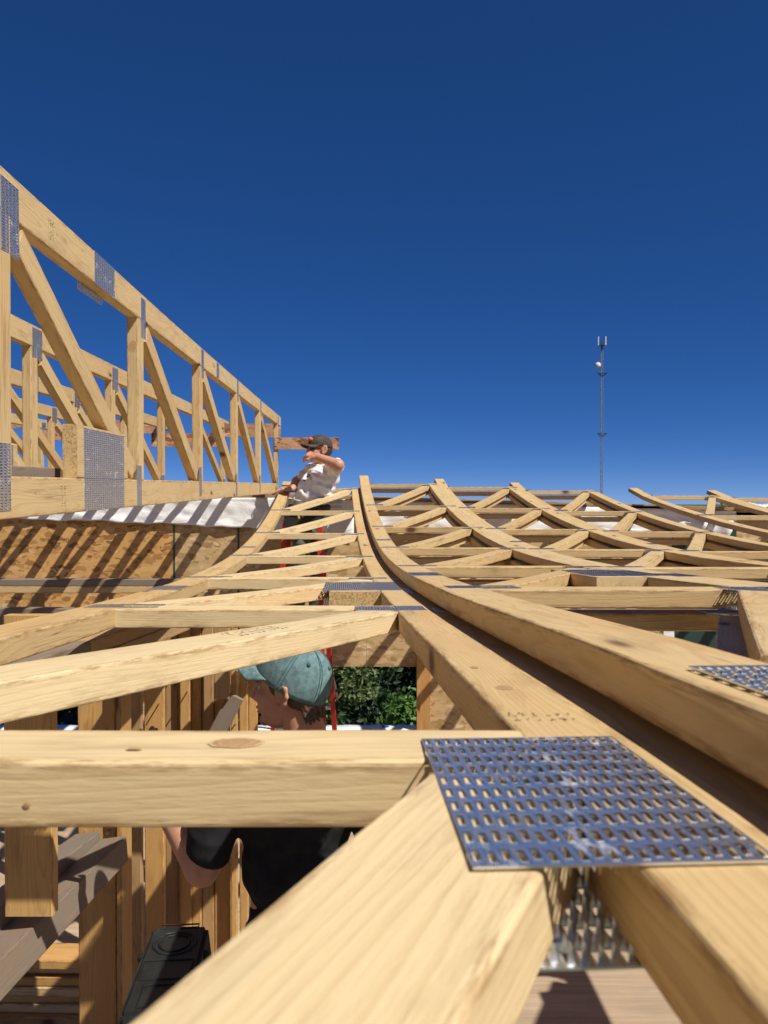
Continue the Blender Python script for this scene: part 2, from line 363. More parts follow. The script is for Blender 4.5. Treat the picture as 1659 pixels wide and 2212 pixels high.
# ------------------------------------------------------------------ connector plates
_plates = {}
def plate_mesh(ss, uu):
    """perforated steel plate: ss along the slots, uu across, teeth pointing to -z"""
    key = (round(ss, 3), round(uu, 3))
    if key in _plates: return _plates[key]
    ns = max(2, round(ss / 0.019)); nu = max(3, round(uu / 0.0060))
    cs, cu = ss / ns, uu / nu
    rng = random.Random(int(ss * 1e4) * 31 + int(uu * 1e4))
    vl, fl = [], []
    def V(x, y, z=0.0): vl.append((x - ss / 2, y - uu / 2, z)); return len(vl) - 1
    for i in range(ns):
        for j in range(nu):
            x0, y0 = i * cs, j * cu; x1, y1 = x0 + cs, y0 + cu
            st = cs * (0.06 if j % 2 else -0.06)
            hx0, hx1 = x0 + cs * 0.27 + st, x0 + cs * 0.75 + st
            hy0, hy1 = y0 + cu * 0.26, y0 + cu * 0.74
            lip = 0.0006 * rng.uniform(0.4, 1.3)
            o = [V(x0, y0), V(x1, y0), V(x1, y1), V(x0, y1)]
            h = [V(hx0, hy0, -0.0004), V(hx1, hy0, lip * 0.9), V(hx1, hy1, lip), V(hx0, hy1, -0.0004)]
            for q in range(4):
                fl.append((o[q], o[(q + 1) % 4], h[(q + 1) % 4], h[q]))
            for (xa, sg) in ((hx0, 1), (hx1, -1)):
                tz = -0.0085 * rng.uniform(0.8, 1.1)
                a_ = V(xa, hy0, -0.0002); b_ = V(xa, hy1, -0.0002)
                c_ = V(xa + 0.0012 * sg, hy0 + (hy1 - hy0) * 0.3, tz); d_ = V(xa + 0.0003 * sg, hy0 + (hy1 - hy0) * 0.7, tz * 0.75)
                fl.append((a_, b_, d_, c_))
    # rim
    t = -0.0011
    for (xa, ya, xb, yb) in ((0, 0, ss, 0), (ss, 0, ss, uu), (ss, uu, 0, uu), (0, uu, 0, 0)):
        fl.append((V(xa, ya), V(xa, ya, t), V(xb, yb, t), V(xb, yb)))
    me = bpy.data.meshes.new('connector_plate'); me.from_pydata(vl, [], fl); me.update(); me.materials.append(STEEL)
    _plates[key] = me
    return me

def plate(parent, c, sdir, udir, ss, uu, rot=0.0):
    """plate centred at c; its outer side looks along sdir x udir"""
    S = Vector(sdir).normalized(); Nn = S.cross(Vector(udir)).normalized(); U = Nn.cross(S)
    if rot:
        q = Matrix.Rotation(rot, 3, Nn); S = q @ S; U = q @ U
    o = link('connector_plate', plate_mesh(ss, uu))
    M = Matrix((( S.x, U.x, Nn.x, c.x), (S.y, U.y, Nn.y, c.y), (S.z, U.z, Nn.z, c.z), (0, 0, 0, 1)))
    o.parent = parent; o.matrix_parent_inverse = Matrix.Translation(parent.location).inverted(); o.matrix_basis = M
    return o

# ------------------------------------------------------------------ ground, deck
g = from_py('ground', [(-3000, -3000, 0), (3000, -3000, 0), (3000, 3000, 0), (-3000, 3000, 0)], [(0, 1, 2, 3)], GROUND)
tag(g, 'rough green ground around the building site', 'ground', kind='structure')

def boxmesh(name, lo, hi, mat, parent=None, bev=0.0):
    bm = bmesh.new(); bmesh.ops.create_cube(bm, size=1)
    lo, hi = Vector(lo), Vector(hi)
    for v in bm.verts: v.co = Vector(((v.co[i] + 0.5) * (hi[i] - lo[i]) + lo[i] for i in range(3)))
    if bev: bmesh.ops.bevel(bm, geom=bm.edges[:], offset=bev, segments=1, affect='EDGES')
    me = bpy.data.meshes.new(name); bm.to_mesh(me); bm.free()
    return link(name, me, mat, parent)

WY = 7.56                                   # front face of the far wall
floor = empty('floor', (0, 0, DECK)); tag(floor, 'plywood sub-floor of the upper storey', 'floor', kind='structure')
rng = random.Random(3)
for i in range(-3, 4):
    for j in range(-2, 7):
        x0 = 2.44 * i + (1.22 if j % 2 else 0) + 0.31; y0 = 1.22 * j + 0.4
        if y0 > WY: continue
        y1 = min(y0 + 1.217, WY + 0.12)
        boxmesh('plywood_sheet', (x0, y0, DECK - 0.019), (x0 + 2.437, y1, DECK + rng.uniform(-0.0015, 0.0)), PLY, floor)
base = empty('lower_storey', (0, 3, 0), 'lower storey of the building under the plywood floor', 'building')
boxmesh('wall', (-7.0, -2.0, -0.5), (8.3, WY + 0.1, DECK - 0.25), OSB_P, base)
boxmesh('floor_edge', (-7.05, -2.05, DECK - 0.25), (8.35, WY + 0.13, DECK - 0.021), STUD, base)

# ------------------------------------------------------------------ trusses
W = 0.722; CH = 0.089; WB = 0.064; TH = 0.038
PERPS = [-1.86, -0.70, 0.482, 1.66, 2.82, 3.98, 5.14, 6.30, 7.46]

def build_truss(name, M, perps, label, group, tail=0.29, s0=-1.95, ds=0.0, block=True, k=1, plates=True, backplates=True, near=False, mat=FRESH, cb=CH, wd=WB, psz=(0.057, 0.132), wmat=None, pmin=-0.5):
    """parallel-chord truss; M(s, u, w): s along, u from bottom chord to top chord, w through (0 = face seen)"""
    root = empty(name, M(perps[-1], W / 2, -TH / 2), label, 'roof truss', group)
    e = 0.01
    def frame(s, u):
        Nn = (M(s, u, e) - M(s, u, -e)).normalized(); return Nn
    def member(nm, sa, ua, sb, ub, w, n, kk=None, r=0.003, matx=None):
        pts, ws, ns = [], [], []
        for i in range(n + 1):
            t = i / n; s = sa + (sb - sa) * t; u = ua + (ub - ua) * t
            p = M(s, u, -TH / 2); t2 = 0.002
            T = (M(s + (sb - sa) * t2, u + (ub - ua) * t2, -TH / 2) - M(s - (sb - sa) * t2, u - (ub - ua) * t2, -TH / 2)).normalized()
            Nn = frame(s, u); Wd = Nn.cross(T).normalized(); Nn = T.cross(Wd).normalized()
            pts.append(p); ws.append(Wd); ns.append(Nn)
        return sweep(nm, pts, ws, ns, w, TH, matx or mat, root, r, kk or k, 0.0006 if near else 0.0003)
    end = perps[-1]
    nseg = 90 if near else 26
    member('bottom_chord', s0, cb / 2, end + 0.034, cb / 2, cb, nseg)
    member('top_chord', s0, W - CH / 2, end + tail, W - CH / 2, CH, nseg)
    for i, s in enumerate(perps):
        member('web', s, cb + 0.001, s, W - CH - 0.001, WB, 9 if near else 2, matx=wmat)
        if i + 1 < len(perps):
            member('web', s + 0.085, W - CH - 0.035, perps[i + 1] - 0.10 + (0.02 if near else 0), cb + (0.032 if near else 0.032), wd, 12 if near else 3, matx=wmat)
    bs = perps[4] - 0.60 if len(perps) > 4 else 2.18
    if block:
        b = member('splice_block', bs - 0.04, cb + 0.071, bs + 0.43, cb + 0.071, 0.14, 2)
    if plates:
        def pl(s, u, ss, uu, rot=0.0):
            o = M(s, u, 0.0011); S = M(s + e, u, 0) - M(s - e, u, 0); U = M(s, u + e, 0) - M(s, u - e, 0)
            Nn = frame(s, u)
            if S.cross(U).dot(Nn) < 0: U = -U
            plate(root, o, S, U, ss, uu, rot)
            if backplates:
                o2 = M(s, u, -TH - 0.0011); plate(root, o2, S, -U, ss, uu, rot)
        jr = random.Random(len(label))
        for i, s in enumerate(perps):
            if s < pmin: continue
            big = i <= 3
            ss, uu = (0.114, 0.19) if big else psz
            if i == 2 and near:
                pl(s - 0.085, 0.071, 0.19, 0.118)
            else:
                pl(s - (0.03 if not big else 0.03), CH - 0.01 + jr.uniform(-0.01, 0.01), ss, uu if not big else 0.14)
            if big: pl(s + (0.03 if i == 3 else -0.03), W - CH - 0.005, 0.09 if i == 3 else 0.15, 0.15)
            else: pl(s + 0.03, W - CH + 0.02 + jr.uniform(-0.012, 0.012), ss, uu if i != len(perps) - 1 else 0.10)
        pl(perps[3] + 0.68, W - CH / 2, 0.19, 0.089)
        if len(perps) > 6: pl(perps[5] + 0.45, W - CH / 2, 0.076, 0.076)
        if block: pl(bs + 0.20, 0.113, 0.38, 0.222)
    return root

# --- flat trusses laid over the walls, sagging between supports
H1 = interp([(-2.0, 0.115), (-0.8, 0.122), (0.3, 0.138), (0.5, 0.146), (1.66, 0.216), (2.82, 0.263), (3.98, 0.263), (5.14, 0.195), (6.3, 0.062), (7.46, -0.133), (7.85, -0.232)])
def flatmap(x0, slope, lift, c):
    def M(s, u, w):
        x = x0 + slope * s - u
        q = max(0.0, s) / 7.75
        return Vector((x, s, E - H1(s) + lift - c * q * q + w))
    return M
G1 = 'roof trusses lying flat across the walls'
t1 = build_truss('roof_truss', flatmap(0.180, -0.0557, 0, 0), PERPS, 'flat-lying pale timber truss running under the camera, the nearest web across the foreground', G1, k=3, near=True, cb=0.066, wd=0.080, wmat=PALE)
dx = 0.73
flat = [(0, 0.0, 'flat-lying timber truss just right of the foreground truss, its chord crossing to lower right'),
        (1, 0.031, 'second flat-lying truss right of the foreground truss, tip under open sky beside the wrap'),
        (2, 0.067, 'third flat-lying truss right of the foreground truss, ending left of the radio mast'),
        (3.58, 0.118, 'flat-lying truss with a long tilted tail just right of the radio mast'),
        (4.62, 0.14, 'rightmost flat-lying truss, mostly cut off by the right edge')]
for q, (d_, c_, lab) in enumerate(flat):
    build_truss('roof_truss', flatmap(0.209 + W + dx * d_, -0.0577, 0.040, c_), PERPS, lab, G1, tail=0.36, k=2 if q == 0 else 1, near=False)
low = [(0, 0.0, 'lower truss half hidden beneath the one right of the foreground truss'),
       (1, 0.031, 'lower truss hidden in shade beneath the second truss to the right'),
       (2, 0.067, 'lower truss hidden in shade beneath the truss left of the radio mast')]
for d_, c_, lab in low:
    build_truss('roof_truss', flatmap(0.183 + W + dx * d_, -0.0557, -0.010, c_), [p + 0.03 for p in PERPS], lab, G1, tail=0.05, backplates=False, pmin=1.0)

# --- upright trusses on the left
XS = interp([(0.4, -0.73), (1.66, -0.781), (2.74, -0.825), (3.82, -0.865), (4.95, -0.902), (6.13, -0.94), (7.43, -0.978)])
def upmap(off, sh, bow=0.0, dz=0.0):
    def M(s, u, w):
        return Vector((XS(s - sh) - off + bow * math.sin((s - 2) * 0.5) + w, s, E - 0.07 + 0.0215 * s + u + dz))
    return M
G2 = 'upright roof trusses on the left'
UP = [-1.7, -0.58, 0.54, 1.66, 2.74, 3.82, 4.95, 6.13, 7.43]
labs = ['large upright timber truss nearest on the left with big steel plates against the sky',
        'second upright truss on the left, seen through the nearest one',
        'third upright truss from the nearest on the left',
        'fourth upright truss on the left, partly behind the diagonal webs',
        'farthest upright truss at the left edge of the picture']
for q in range(5):
    sh = 0 if q == 0 else 0.55
    build_truss('roof_truss', upmap(0.60 * q, sh, 0.0, -0.0 * q), [s + sh for s in UP], labs[q], G2, tail=0.28, k=2 if q == 0 else 1, backplates=(q == 0), psz=(0.06, 0.135) if q == 0 else (0.105, 0.12))

upr0 = [o for o in bpy.data.objects if o.get('label') == labs[0]][0]
Mq = upmap(0, 0)
plate(upr0, Mq(2.33, W - CH / 2 - 0.020, -TH - 0.0026), (0, 1, 0), (0, 0, -1), 0.19, 0.089)
zz_ = lambda y: E - 0.07 + 0.0215 * y + CH - 0.018
wbd = board('weathered_board', (XS(0.6) - 0.085, 0.6, zz_(0.6)), (XS(2.16) - 0.085, 2.16, zz_(2.16)), (0, 0, 1), 0.089, 0.038, GREY, None, k=2)
tag(wbd, 'weathered grey board lying just behind the nearest upright truss’s bottom chord', 'board')
# --- strips of strand board nailed between the upright trusses
def strip(x0, x1, y0, y1, y, label, mat=OSB_R):
    a = P(x0, y1, y); b = P(x1, y0, y)
    o = boxmesh('strand_board_strip', (a.x, y, a.z), (b.x, y + 0.012, b.z), mat)
    tag(o, label, 'board', 'strand board strips across the upright trusses')
strip(593, 732, 945, 970.5, 7.386, 'reddish strand board strip sticking out beside the far worker’s cap')
strip(462, 606, 915, 944, 7.99, 'reddish strand board strip left of the nearest truss’s tail end, upper row')
strip(327, 469, 936, 965, 7.93, 'reddish strand board strip in the lower row behind the nearest truss’s middle webs')
strip(196, 337, 908, 936, 7.99, 'reddish strand board strip in the upper row behind the knotty vertical web')
strip(56, 212, 929, 951, 7.93, 'lower-row reddish strand board strip above the timber splice block')
strip(-30, 66, 901, 925, 7.99, 'upper-row reddish strand board strip at the left edge')

# ------------------------------------------------------------------ far wall
def wx(px): return (px - 829.5) / F * WY
def wz(py): return P(829, py, WY).z
def top_at(x): return E + (0.083 if x < -0.9 else 0.083 - 0.030 * (x + 0.9))
fw = empty('far_wall', (0, WY, DECK), 'far stud wall sheathed in strand board with low openings showing trees', 'wall')
def panel(x0, x1, z0, z1, mat, nm='strand_board_panel'):
    return boxmesh(nm, (x0 + 0.0015, WY, z0), (x1 - 0.0015, WY + 0.012, z1), mat, fw)
xa, xb, xc = wx(376), wx(515), wx(550)
head, sill = wz(1440), wz(1576)
xj = wx(900)
OL0, OL1 = wx(-120), wx(300)                       # left opening
OR0, OR1 = wx(1180), wx(1434)                      # right opening
headr = wz(1366)
panel(wx(-480), OL0, DECK, E + 0.0, OSB_O)
panel(OL0, xa, head, E + 0.0, OSB_O)
panel(OL1, xc, DECK, head - 0.003, OSB_P)
panel(xa, xb, head, E + 0.0, OSB_P)
panel(xb, xb + 1.2, head, E + 0.02, OSB_P)
panel(xb + 1.2, OR0, head, E - 0.02, OSB_P)
panel(xj + 0.02, OR0, DECK, head - 0.003, OSB_P)
panel(OR0, OR1, headr, E - 0.03, OSB_P)
panel(wx(1591), 7.9, DECK, E - 0.09, OSB_P)
panel(OR1, wx(1452), DECK, E - 0.03, OSB_P)
for x in (xa, xb):
    boxmesh('painted_panel_edge', (x - 0.009, WY - 0.0025, head + 0.3), (x + 0.009, WY - 0.0005, E - 0.02), GREENE, fw)
boxmesh('green_panel', (wx(1452), WY, DECK), (wx(1591), WY + 0.012, E - 0.08), GREENP, fw)
# bottom plates with wrap folded over them
for x0, x1 in ((OL0, OL1), (xc, xj + 0.02), (OR0, OR1)):
    board('bottom_plate', (x0 + 0.004, WY + 0.03, sill - 0.028), (x1 - 0.004, WY + 0.03, sill - 0.028), (0, 1, 0), 0.14, 0.05, OLDY, fw)
    vl, fl = [], []
    nx = 40
    for i in range(nx + 1):
        x = x0 + 0.006 + (x1 - x0 - 0.012) * i / nx
        for q, (yy, zz) in enumerate(((-0.046, -0.02), (-0.044, 0.004), (0.0, 0.008), (0.09, 0.010), (0.105, -0.02))):
            vl.append((x, WY + 0.03 + yy + 0.002 * math.sin(i * 1.7 + q), sill + zz + 0.003 * math.sin(i * 0.9 + q * 2) + (0.01 * math.sin(i * 0.37) if q == 0 else 0)))
    for i in range(nx):
        for q in range(4): fl.append((i * 5 + q, (i + 1) * 5 + q, (i + 1) * 5 + q + 1, i * 5 + q + 1))
    from_py('sill_wrap', vl, fl, WRAP, fw, True)
boxmesh('blue_print', (wx(825), WY + 0.03, sill + 0.0135), (wx(840), WY + 0.10, sill + 0.0145), BLUEW, fw)
# studs and top plates of the far wall
board('stud', (wx(914), WY - 0.035, DECK), (wx(914), WY - 0.035, head + 0.12), (1, 0, 0), 0.125, 0.06, STUD, fw)
x = -7.0
while x < 7.8:
    if not (OL0 - 0.02 < x < OL1 + 0.02 or xc - 0.02 < x < xj + 0.02 or OR0 - 0.02 < x < OR1 + 0.02):
        board('stud', (x, WY + 0.084, DECK), (x, WY + 0.084, top_at(x) - 0.08), (0, 1, 0), 0.14, 0.038, STUD, fw)
    x += 0.4064
for z in (0.019, 0.058):
    board('top_plate', (-7.0, WY + 0.07, top_at(-2) - z), (-0.9, WY + 0.07, top_at(-2) - z), (0, 1, 0), 0.14, 0.0375, OLDY, fw)
    board('top_plate', (-0.895, WY + 0.07, top_at(-0.9) - z), (7.9, WY + 0.07, top_at(7.9) - z), (0, 1, 0), 0.14, 0.0375, OLDY, fw)
# support blocks
def text(name, body, loc, size, mat, parent, rot=(R(90), 0, 0), ext=0.0003, xs=1.0):
    cu = bpy.data.curves.new(name, 'FONT'); cu.body = body; cu.size = size; cu.extrude = ext; cu.align_x = 'CENTER'; cu.align_y = 'CENTER'
    tmp = bpy.data.objects.new(name, cu); col.objects.link(tmp)
    bpy.context.view_layer.update()
    me = bpy.data.meshes.new_from_object(tmp.evaluated_get(bpy.context.evaluated_depsgraph_get()))
    bpy.data.objects.remove(tmp)
    me.materials.clear()
    Mx = Matrix.Translation(Vector(loc)) @ (rot if isinstance(rot, Matrix) else Matrix.LocRotScale(None, __import__('mathutils').Euler(rot), None)) @ Matrix.Diagonal((xs, 1, 1, 1))
    me.transform(Mx)
    return link(name, me, mat, parent)
text('printed_lettering', 'Georgia-Pacific', P(118, 1166, WY - 0.0012), 0.045, INKO, fw, (R(90), R(180), 0))
text('printed_lettering', 'GP', P(119.5, 1177, WY - 0.0012), 0.026, INKO, fw, (R(90), R(180), 0))
tv = [(107, 1172.5), (132, 1172.5), (119.5, 1186)]; tin = [(111, 1174), (128, 1174), (119.5, 1183)]
from_py('printed_triangle', [P(a, b, WY - 0.0012) for a, b in tv + tin], [(0, 1, 4, 3), (1, 2, 5, 4), (2, 0, 3, 5)], INKO, fw)

# ------------------------------------------------------------------ house wrap on the far wall
def wrap(name, x0, x1, top, bot, label, seed, drop=None):
    rg = random.Random(seed); nx = int((x1 - x0) / 0.03); nz = 14
    ph = [rg.uniform(0, 6.28) for _ in range(8)]
    vl, fl = [], []
    for i in range(nx + 1):
        x = x0 + (x1 - x0) * i / nx
        zt = top(x); zb = bot(x) + 0.006 * math.sin(9 * x + ph[0]) + 0.004 * math.sin(23 * x + ph[1])
        for j in range(nz + 1):
            t = j / nz; z = zt + (zb - zt) * t
            a = 0.007 * math.sin(5.2 * x + 7 * t + ph[2]) + 0.005 * math.sin(13 * x - 9 * t + ph[3]) + 0.004 * math.sin(31 * x + 4 * t + ph[4])
            a += 0.012 * t * math.sin(7 * x + ph[5])
            if drop: a += drop(x, t)
            vl.append((x, WY - 0.016 - abs(a) - 0.012 * t, z))
    for i in range(nx):
        for j in range(nz):
            k_ = i * (nz + 1) + j; fl.append((k_, k_ + 1, k_ + nz + 2, k_ + nz + 1))
    o = from_py(name, vl, fl, WRAP, None, True)
    so = o.modifiers.new('t', 'SOLIDIFY'); so.thickness = 0.0012
    return tag(o, label, 'house wrap')
fb1 = interp([(wx(-200), wz(1118)), (wx(76), wz(1122)), (wx(300), wz(1129)), (wx(570), wz(1143)), (wx(680), wz(1153))])
hw1 = wrap('house_wrap', wx(-200), wx(765), lambda x: top_at(x) - 0.036, fb1, 'white house wrap striped by shadows on the far wall, beside the far worker', 1)
fb2 = interp([(wx(690), wz(1153)), (wx(1000), wz(1152)), (wx(1300), wz(1150)), (wx(1440), wz(1148)), (wx(1490), wz(1152)), (wx(1530), wz(1147)), (wx(1545), wz(1158)), (wx(1556), wz(1168)), (wx(1566), wz(1150)), (wx(1590), wz(1125))])
hw2 = wrap('house_wrap', wx(768), wx(1588), lambda x: top_at(x) - 0.036, fb2, 'white house wrap with a ragged torn corner on the right part of the far wall', 2,
           drop=lambda x, t: 0.05 * max(0, (x - wx(1400)) / (wx(1588) - wx(1400))) * t * (1 + math.sin(30 * x)))
text('printed_lettering', 'TYVEK.COM', P(718, 1085, WY - 0.05), 0.034, INKG, hw1)
text('printed_lettering', 'science', P(727, 1094, WY - 0.054), 0.034, INKR, hw1)
hw3 = empty('house_wrap_bundle', (wx(1640), WY, top_at(3.5)), 'crumpled white wrap lying over the wall top at the right edge', 'house wrap')
vl, fl = [], []
rg = random.Random(11); na, nb = 40, 10
for i in range(na + 1):
    x = wx(1590) + 1.1 * i / na
    for j in range(nb + 1):
        t = j / nb; ang = math.pi * t
        rr = 0.055 * (0.75 + 0.25 * math.sin(i * 0.5) + 0.16 * math.sin(i * 1.9 + j))
        if i in (0, na): rr *= 0.3
        vl.append((x, WY + 0.07 - math.cos(ang) * (0.11 + 0.03 * math.sin(i + j)), top_at(x) + 0.0 + math.sin(ang) * rr + 0.002))
for i in range(na):
    for j in range(nb):
        k_ = i * (nb + 1) + j; fl.append((k_, k_ + 1, k_ + nb + 2, k_ + nb + 1))
from_py('crumpled_sheet', vl, fl, WRAP, hw3, True)
o = from_py('loose_wrap_strip', [], [], None) if False else None
ws = boxmesh('wrap_strip', (wx(1433), WY - 0.02, wz(1460)), (wx(1456), WY - 0.017, wz(1340)), WRAP)
tag(ws, 'narrow white wrap strip with black letters beside the dark green panel', 'house wrap')
text('printed_lettering', 'me', P(1444, 1384, WY - 0.0215), 0.12, INKD, ws)

# ------------------------------------------------------------------ walls under the trusses, left side
# partition across the room, in front of the far wall
PY = 4.56
zt = P(0, 1251.5, PY).z
pw = empty('partition_wall', (-1.8, PY, DECK), 'stud partition with a doubled top plate in front of the striped strand board', 'wall')
board('top_plate', (-4.2, PY + 0.045, zt - 0.019), (-1.02, PY + 0.045, zt - 0.021), (0, 1, 0), 0.089, 0.037, GREY, pw, k=2)
board('top_plate', (-4.2, PY + 0.043, zt - 0.058), (-1.02, PY + 0.043, zt - 0.060), (0, 1, 0), 0.089, 0.038, FRESH, pw, k=2)
for px in (-228, -77, 75, 226, 352):
    x = P(px, 1300, PY).x
    board('stud', (x, PY + 0.045, DECK), (x, PY + 0.045, zt - 0.079), (0, 1, 0), 0.089, 0.038, OLDY, pw)
# header beam nearer, at left edge
hb = board('header_beam', P(-260, 1336, 3.5) + Vector((0, 0.03, 0)), P(152, 1337, 3.5) + Vector((0, 0.03, 0)), (0, 0, 1), 0.089, 0.06, GREY, None, k=2)
tag(hb, 'dark weathered beam at the left edge below the doubled plate', 'beam')
hp = board('timber_post', P(60, 1356, 3.53), Vector((P(60, 1356, 3.53).x, 3.53, DECK)), (1, 0, 0), 0.089, 0.038, STUD, None)
tag(hp, 'stud carrying the dark beam at the left edge', 'post')
# bearing wall running away under the foreground truss
bw = empty('bearing_wall', (-0.75, 1.5, DECK), 'stud wall running away under the foreground truss, doubled plate on top', 'wall')
ZB = E - 0.334
A, B = Vector((-1.05, -0.4, 0)), Vector((-0.675, 2.57, 0))
dirb = (B - A).normalized(); perp = Vector((dirb.y, -dirb.x, 0))
for q, z in enumerate((0.019, 0.0575)):
    n_ = 2 if q == 0 else 1
    cut = A + (B - A) * 0.79
    if q == 0:
        board('top_plate', A.to_3d() + Vector((0, 0, ZB - z)), cut + Vector((0, 0, ZB - z)), perp, 0.089, 0.0375, GREY, bw, k=2)
        board('top_plate', cut + dirb * 0.003 + Vector((0, 0, ZB - z)), B + Vector((0, 0, ZB - z)), perp, 0.089, 0.0375, OLDY, bw, k=2)
    else:
        board('top_plate', A + Vector((0, 0, ZB - z)), B + dirb * 0.03 + Vector((0, 0, ZB - z)), perp, 0.089, 0.0375, OLDY, bw, k=2)
for t in (0.12, 0.3):
    p = A + (B - A) * t
    board('stud', Vector((p.x, p.y, DECK)), Vector((p.x, p.y, ZB - 0.078)), perp, 0.089, 0.038, STUD, bw)
# support for the near ends of the trusses (behind the camera)
nw = empty('rear_wall', (0, -1.5, DECK), 'stud wall behind the camera carrying the near truss ends', 'wall')
for (x0, x1, zt_) in ((-6, -1.1, E - 0.112), (-1.05, 6.5, E - 0.165)):
    board('top_plate', (x0, -1.5, zt_ - 0.019), (x1, -1.5, zt_ - 0.019), (0, 1, 0), 0.14, 0.038, STUD, nw)
    x = x0 + 0.05
    while x < x1:
        board('stud', (x, -1.5, DECK), (x, -1.5, zt_ - 0.039), (0, 1, 0), 0.14, 0.038, STUD, nw); x += 0.61

def post(x0, x1, y, py_top, label, mat=STUD, t=0.038, lean=0.0, bottom=None, py_ref=1700, name='timber_post', wside=None):
    """upright board: picture columns x0..x1 at distance y"""
    a = P(x0, py_ref, y).x; b = P(x1, py_ref, y).x
    zt_ = P(0, py_top, y).z; zb_ = DECK if bottom is None else P(0, bottom, y).z
    cx = (a + b) / 2
    o = board(name, (cx, y + t / 2, zb_), (cx + lean, y + t / 2, zt_), (1, 0, 0), abs(b - a), t, mat, None, k=1)
    return tag(o, label, 'post', 'upright studs below the trusses at left')
hang = post(8, 112, 1.98, 1330, 'short shaded plank hanging at the left edge in front of the posts', mat=STUD, lean=0.0, bottom=1980, name='hanging_plank')
post(168, 250, 2.93, 1325, 'broad stud with two bolt heads behind the grey diagonal planks')
post(251, 262, 2.88, 1325, 'narrow stud edge beside the broad bolted stud', t=0.12)
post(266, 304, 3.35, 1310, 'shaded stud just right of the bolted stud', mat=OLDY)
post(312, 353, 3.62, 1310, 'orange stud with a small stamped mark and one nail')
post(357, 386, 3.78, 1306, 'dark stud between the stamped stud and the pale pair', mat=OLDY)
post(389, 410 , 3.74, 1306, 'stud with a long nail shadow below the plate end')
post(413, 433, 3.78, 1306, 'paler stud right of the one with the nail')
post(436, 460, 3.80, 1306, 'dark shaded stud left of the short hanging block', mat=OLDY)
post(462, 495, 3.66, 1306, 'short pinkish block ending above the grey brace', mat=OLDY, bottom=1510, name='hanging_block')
post(463, 497, 3.82, 1306, 'stud behind the grey brace and the short block')
post(499, 511, 3.76, 1306, 'thin stud edge right of the grey brace')
post(517, 534, 3.84, 1306, 'stud second from the near worker’s face')
post(537, 555, 3.90, 1306, 'bright orange stud right beside the near worker’s face')
br = board('diagonal_brace', P(440, 1640, 3.70), P(510, 1504, 3.70), (0, 0, 1), 0.075, 0.03, GREY, None, k=1)
tag(br, 'short weathered grey brace nailed diagonally between the studs', 'brace')
# weathered planks lying diagonally at lower left
for q, (a, b, lab) in enumerate([
        (P(-90, 2172, 1.70), P(247, 1836, 2.80), 'nearer grey weathered plank sloping across the lower left'),
        (P(-60, 2010, 1.95), P(190, 1818, 2.82), 'farther grey weathered plank sloping behind the nearer one')]):
    o = board('sloping_plank', a, b, (1, -0.6, 0.2), 0.089, 0.085 if q == 0 else 0.06, GREY, None, k=2)
    tag(o, lab, 'plank', 'weathered planks at lower left')
# offcuts of board stacked on the floor at lower left
for q in range(7):
    z = DECK + 0.02 + 0.04 * q
    o = board('stacked_board', (-2.3, 3.45 + 0.03 * (q % 2), z), (-1.16, 3.42 + 0.02 * (q % 3), z), (0, 1, 0), 0.14, 0.037, FRESH if q % 2 else STUD, None)
    tag(o, ('bottom', 'second lowest', 'third lowest', 'middle', 'third highest', 'second highest', 'topmost')[q] + ' board of the low stack on the floor at lower left', 'board', 'boards stacked on the floor')
# nails
def nail(px, py, y):
    a = P(px, py, y); o = board('nail', a + Vector((0, 0.01, 0)), a + Vector((0.012, -0.05, 0.008)), (1, 0, 0), 0.006, 0.006, NAIL, None, r=0.002)
    return o
for (px, py, y, lab) in ((343, 1520, 3.62, 'long nail sticking out of the orange stud'), (404, 1494, 3.74, 'nail sticking out of the stud below the plate end'),
                    (507, 1564, 3.76, 'bright nail head near the grey brace'), (181, 1796, 2.93, 'left bolt head on the broad stud'), (234, 1795, 2.93, 'right bolt head on the broad stud')):
    tag(nail(px, py, y), lab, 'nail')

# ------------------------------------------------------------------ printed grade stamps (illegible rows of strokes)
def stamp(parent, o, xd, yd, rows, cols_, w, h, mat, seed, fill=0.62):
    rg = random.Random(seed); vl, fl = [], []
    X = Vector(xd).normalized(); Y = Vector(yd).normalized()
    for r_ in range(rows):
        for c in range(cols_):
            for _ in range(3):
                if rg.random() > fill: continue
                x0 = (c + rg.uniform(0.05, 0.5)) * w / cols_; y0 = (r_ + rg.uniform(0.1, 0.6)) * h / rows
                dx_, dy_ = (rg.uniform(0.25, 0.45) * w / cols_, 0.10 * h / rows) if rg.random() < 0.5 else (0.10 * w / cols_, rg.uniform(0.25, 0.5) * h / rows)
                n0 = len(vl)
                for (a, b) in ((0, 0), (dx_, 0), (dx_, dy_), (0, dy_)):
                    vl.append(o + X * (x0 + a - w / 2) + Y * (y0 + b - h / 2))
                fl.append((n0, n0 + 1, n0 + 2, n0 + 3))
    return from_py('grade_stamp', vl, fl, mat, parent)
def on_flat(Mf, s, u, lift=0.0006):
    return Mf(s, u, lift)
M1 = flatmap(0.180, -0.0557, 0, 0)
stamp(t1, on_flat(M1, 0.56, 0.05), (1, 0, -0.0), M1(0.7, 0.05, 0) - M1(0.5, 0.05, 0), 2, 9, 0.075, 0.030, INK, 5, 0.5)
